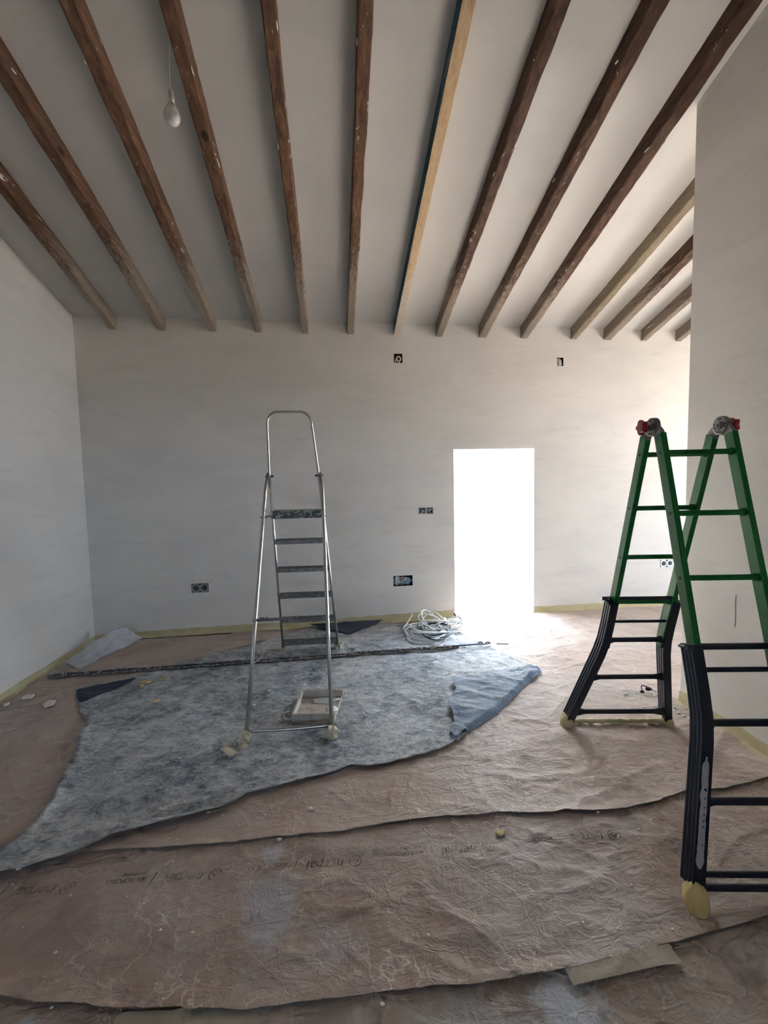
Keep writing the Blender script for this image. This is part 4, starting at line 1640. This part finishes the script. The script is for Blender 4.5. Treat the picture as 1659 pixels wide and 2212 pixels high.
# short loop of wire beside it
bm = bmesh.new()
tube(bm, smooth_path([(-.31, 2.77, .046), (-.345, 2.74, .044), (-.375, 2.77, .043), (-.375, 2.82, .043), (-.35, 2.85, .043)], 6), .0035, 6)
tag(obj('wire_offcut', bm, M_WHITE_CABLE, None, True), 'short curl of pale wire at the left side of the mixing tray', 'wire')

# ---------------------------------------------------------------- cable coil
t = thing('cable_coil', (0.99, 4.15, 0), 'tangled heap of white cable with one dark lead on the floor left of the doorway', 'cable')
cr_ = random.Random(5)


def loops(cx_, cy_, n, rx0, rx1, ry0, ry1, seed, zmax=.10, jit=.05):
    rr = random.Random(seed)
    P = []
    for i in range(n):
        ph = rr.uniform(0, 6.28)
        ox, oy = rr.uniform(-jit, jit), rr.uniform(-jit, jit)
        rx, ry = rr.uniform(rx0, rx1), rr.uniform(ry0, ry1)
        tilt = rr.uniform(0, zmax)
        for k in range(8):
            a = 2 * math.pi * k / 8 + .2
            x, y = cx_ + ox + rx * math.cos(a), cy_ + oy + ry * math.sin(a)
            P.append((x, y, .042 + .006 * i / n + tilt * (0.5 + 0.5 * math.sin(a + ph)) + rr.uniform(0, .012)))
    return smooth_path(P, 5)


bm = bmesh.new()
tube(bm, loops(0.93, 4.17, 6, .10, .23, .10, .26, 3, .08), .0062, 7)
obj('white_cable', bm, M_WHITE_CABLE, t, True)
bm = bmesh.new()
tube(bm, loops(1.02, 4.30, 6, .08, .15, .06, .14, 8, .17), .0062, 7)
obj('white_cable', bm, M_WHITE_CABLE, t, True)
bm = bmesh.new()
tube(bm, loops(1.20, 4.30, 3, .06, .11, .10, .2, 12, .12), .0062, 7)
obj('white_cable', bm, M_WHITE_CABLE, t, True)
bm = bmesh.new()
tube(bm, smooth_path([(.86, 4.62, .10), (.78, 4.50, .05), (.70, 4.32, .045), (.72, 4.18, .042), (.69, 4.02, .042), (.76, 3.92, .04), (.92, 3.90, .04)], 6), .0062, 7)
obj('white_cable', bm, M_WHITE_CABLE, t, True)
bm = bmesh.new()
tube(bm, loops(0.99, 4.18, 3, .13, .17, .12, .27, 21, .05), .0068, 7)
obj('dark_lead', bm, M_DARK_CABLE, t, True)
bm = bmesh.new()
for (x, y, z) in ((1.33, 4.56, .10), (1.36, 4.50, .09)):
    tube(bm, [(x, y, z), (x + .02, y - .02, z - .03)], [.011, .008], 8)
tube(bm, smooth_path([(1.37, 4.49, .07), (1.38, 4.42, .045), (1.30, 4.36, .045), (1.22, 4.34, .05)], 5), .0055, 7)
obj('plug', bm, M_DARK_CABLE, t, True)

# ---------------------------------------------------------------- plastic film in the corner
def film(name, rows, mat):
    bm = bmesh.new()
    gr = []
    n, m = len(rows), 14
    fine = []
    for i in range(n - 1):
        for j in range(5):
            tt_ = j / 5
            fine.append([V(rows[i][k]).lerp(V(rows[i + 1][k]), tt_) for k in range(2)])
    fine.append([V(rows[-1][0]), V(rows[-1][1])])
    for i, (a, b) in enumerate(fine):
        line = []
        for k in range(m + 1):
            p = a.lerp(b, k / m)
            p.z += .022 * noise.noise(V((i * .35, k * .5, 2))) + .008 * noise.noise(V((i * .9, k * 1.3, 7)))
            p.z = max(p.z, 0.031)
            line.append(bm.verts.new(p))
        gr.append(line)
    for a, b in zip(gr, gr[1:]):
        for k in range(m):
            bm.faces.new((a[k], a[k + 1], b[k + 1], b[k]))
    return obj(name, bm, mat, None, True)


tag(film('plastic_film', [((-2.46, 4.00, .05), (-2.24, 3.85, .032)), ((-2.44, 4.12, .07), (-2.22, 4.0, .032)), ((-2.38, 4.25, .12), (-2.17, 4.18, .035)),
                          ((-2.28, 4.40, .16), (-2.08, 4.35, .04)), ((-2.20, 4.50, .20), (-2.0, 4.48, .06))], M_FILM),
    'crumpled strip of translucent plastic film in the far left corner', 'plastic film')

# ---------------------------------------------------------------- plaster chips and scraps
def scrap(name, x, y, rx, ry, h, mat, label, cat='plaster chip', seed=1, group=None):
    bm = bmesh.new()
    chip(bm, (x, y, top_h(x, y) + .003), rx, ry, h, seed)
    tag(obj(name, bm, mat), label, cat, group)


scrap('plaster_chip', -2.377, 3.409, .05, .05, .008, M_CHIP, 'flat white plaster chip on the paper near the left wall, nearest the rail end', seed=3)
scrap('plaster_chip', -2.129, 3.261, .055, .06, .007, M_CHIP, 'greyish plaster chip just left of the cloth corner', seed=4)
scrap('plaster_chip', -2.46, 3.31, .022, .024, .014, M_CHIP, 'small lumpy white chip touching the left wall paper band', seed=5)
scrap('plaster_chip', -1.56, 3.50, .05, .03, .008, M_OCHRE, 'largest ochre flake on the cloth near its left corner', seed=6)
scrap('plaster_chip', -1.56, 3.43, .02, .03, .008, M_OCHRE, 'small ochre flake just in front of the largest one', seed=16)
scrap('plaster_chip', -1.445, 3.526, .04, .022, .008, M_OCHRE, 'narrow ochre flake right beside the largest one', seed=7)
scrap('plaster_chip', -1.349, 3.175, .025, .028, .012, M_OCHRE, 'lone round ochre chip farther forward on the cloth', seed=8)
scrap('plaster_chip', 0.702, 1.70, .028, .020, .006, M_OCHRE, 'pale triangular flake on the foreground paper by the printed row', seed=9)
scrap('torn_paper', 1.614, 3.827, .085, .055, .006, M_CHIP, 'flat white torn scrap on the paper right of the rail hooks', 'scrap', seed=10)
# little cable end by the corner of the right wall
t = thing('cable_end', (2.33, 2.68, 0), 'short white cable end with black tips at the corner of the right wall', 'cable')
bm = bmesh.new()
tube(bm, smooth_path([(2.33, 2.60, .03), (2.31, 2.64, .04), (2.28, 2.70, .05)], 5), .006, 7)
obj('white_sleeve', bm, M_WHITE_CABLE, t, True)
bm = bmesh.new()
lump(bm, (2.265, 2.73, .045), (.022, .016, .014), 3, 2, .3)
lump(bm, (2.20, 2.71, .04), (.016, .012, .010), 4, 2, .3)
tube(bm, smooth_path([(2.28, 2.70, .05), (2.24, 2.76, .06), (2.20, 2.71, .042)], 5), .004, 6)
obj('black_tip', bm, M_HOLE, t, True)
# loose crumbs nobody could count
bm = bmesh.new()
for i in range(420):
    x, y = R.uniform(-2.45, 2.25), 1.15 + 3.3 * R.random() ** 1.2
    if i % 3 == 0:
        x, y = R.uniform(2.0, 2.36), R.uniform(2.2, 2.8)
        if i % 6 == 0:
            x, y = R.gauss(-.6, .6), R.gauss(3.0, .5)
    if abs(x) > 2.38 or y < 1.1:
        continue
    r = R.uniform(.002, .006) if i % 9 else R.uniform(.006, .011)
    lump(bm, (x, y, top_h(x, y) + r * .6), (r * R.uniform(1, 1.8), r, r * .6), i, 1, .4)
tag(obj('plaster_crumbs', bm, M_CHIP), 'white plaster crumbs scattered over paper and cloth', 'plaster crumbs', kind='stuff')
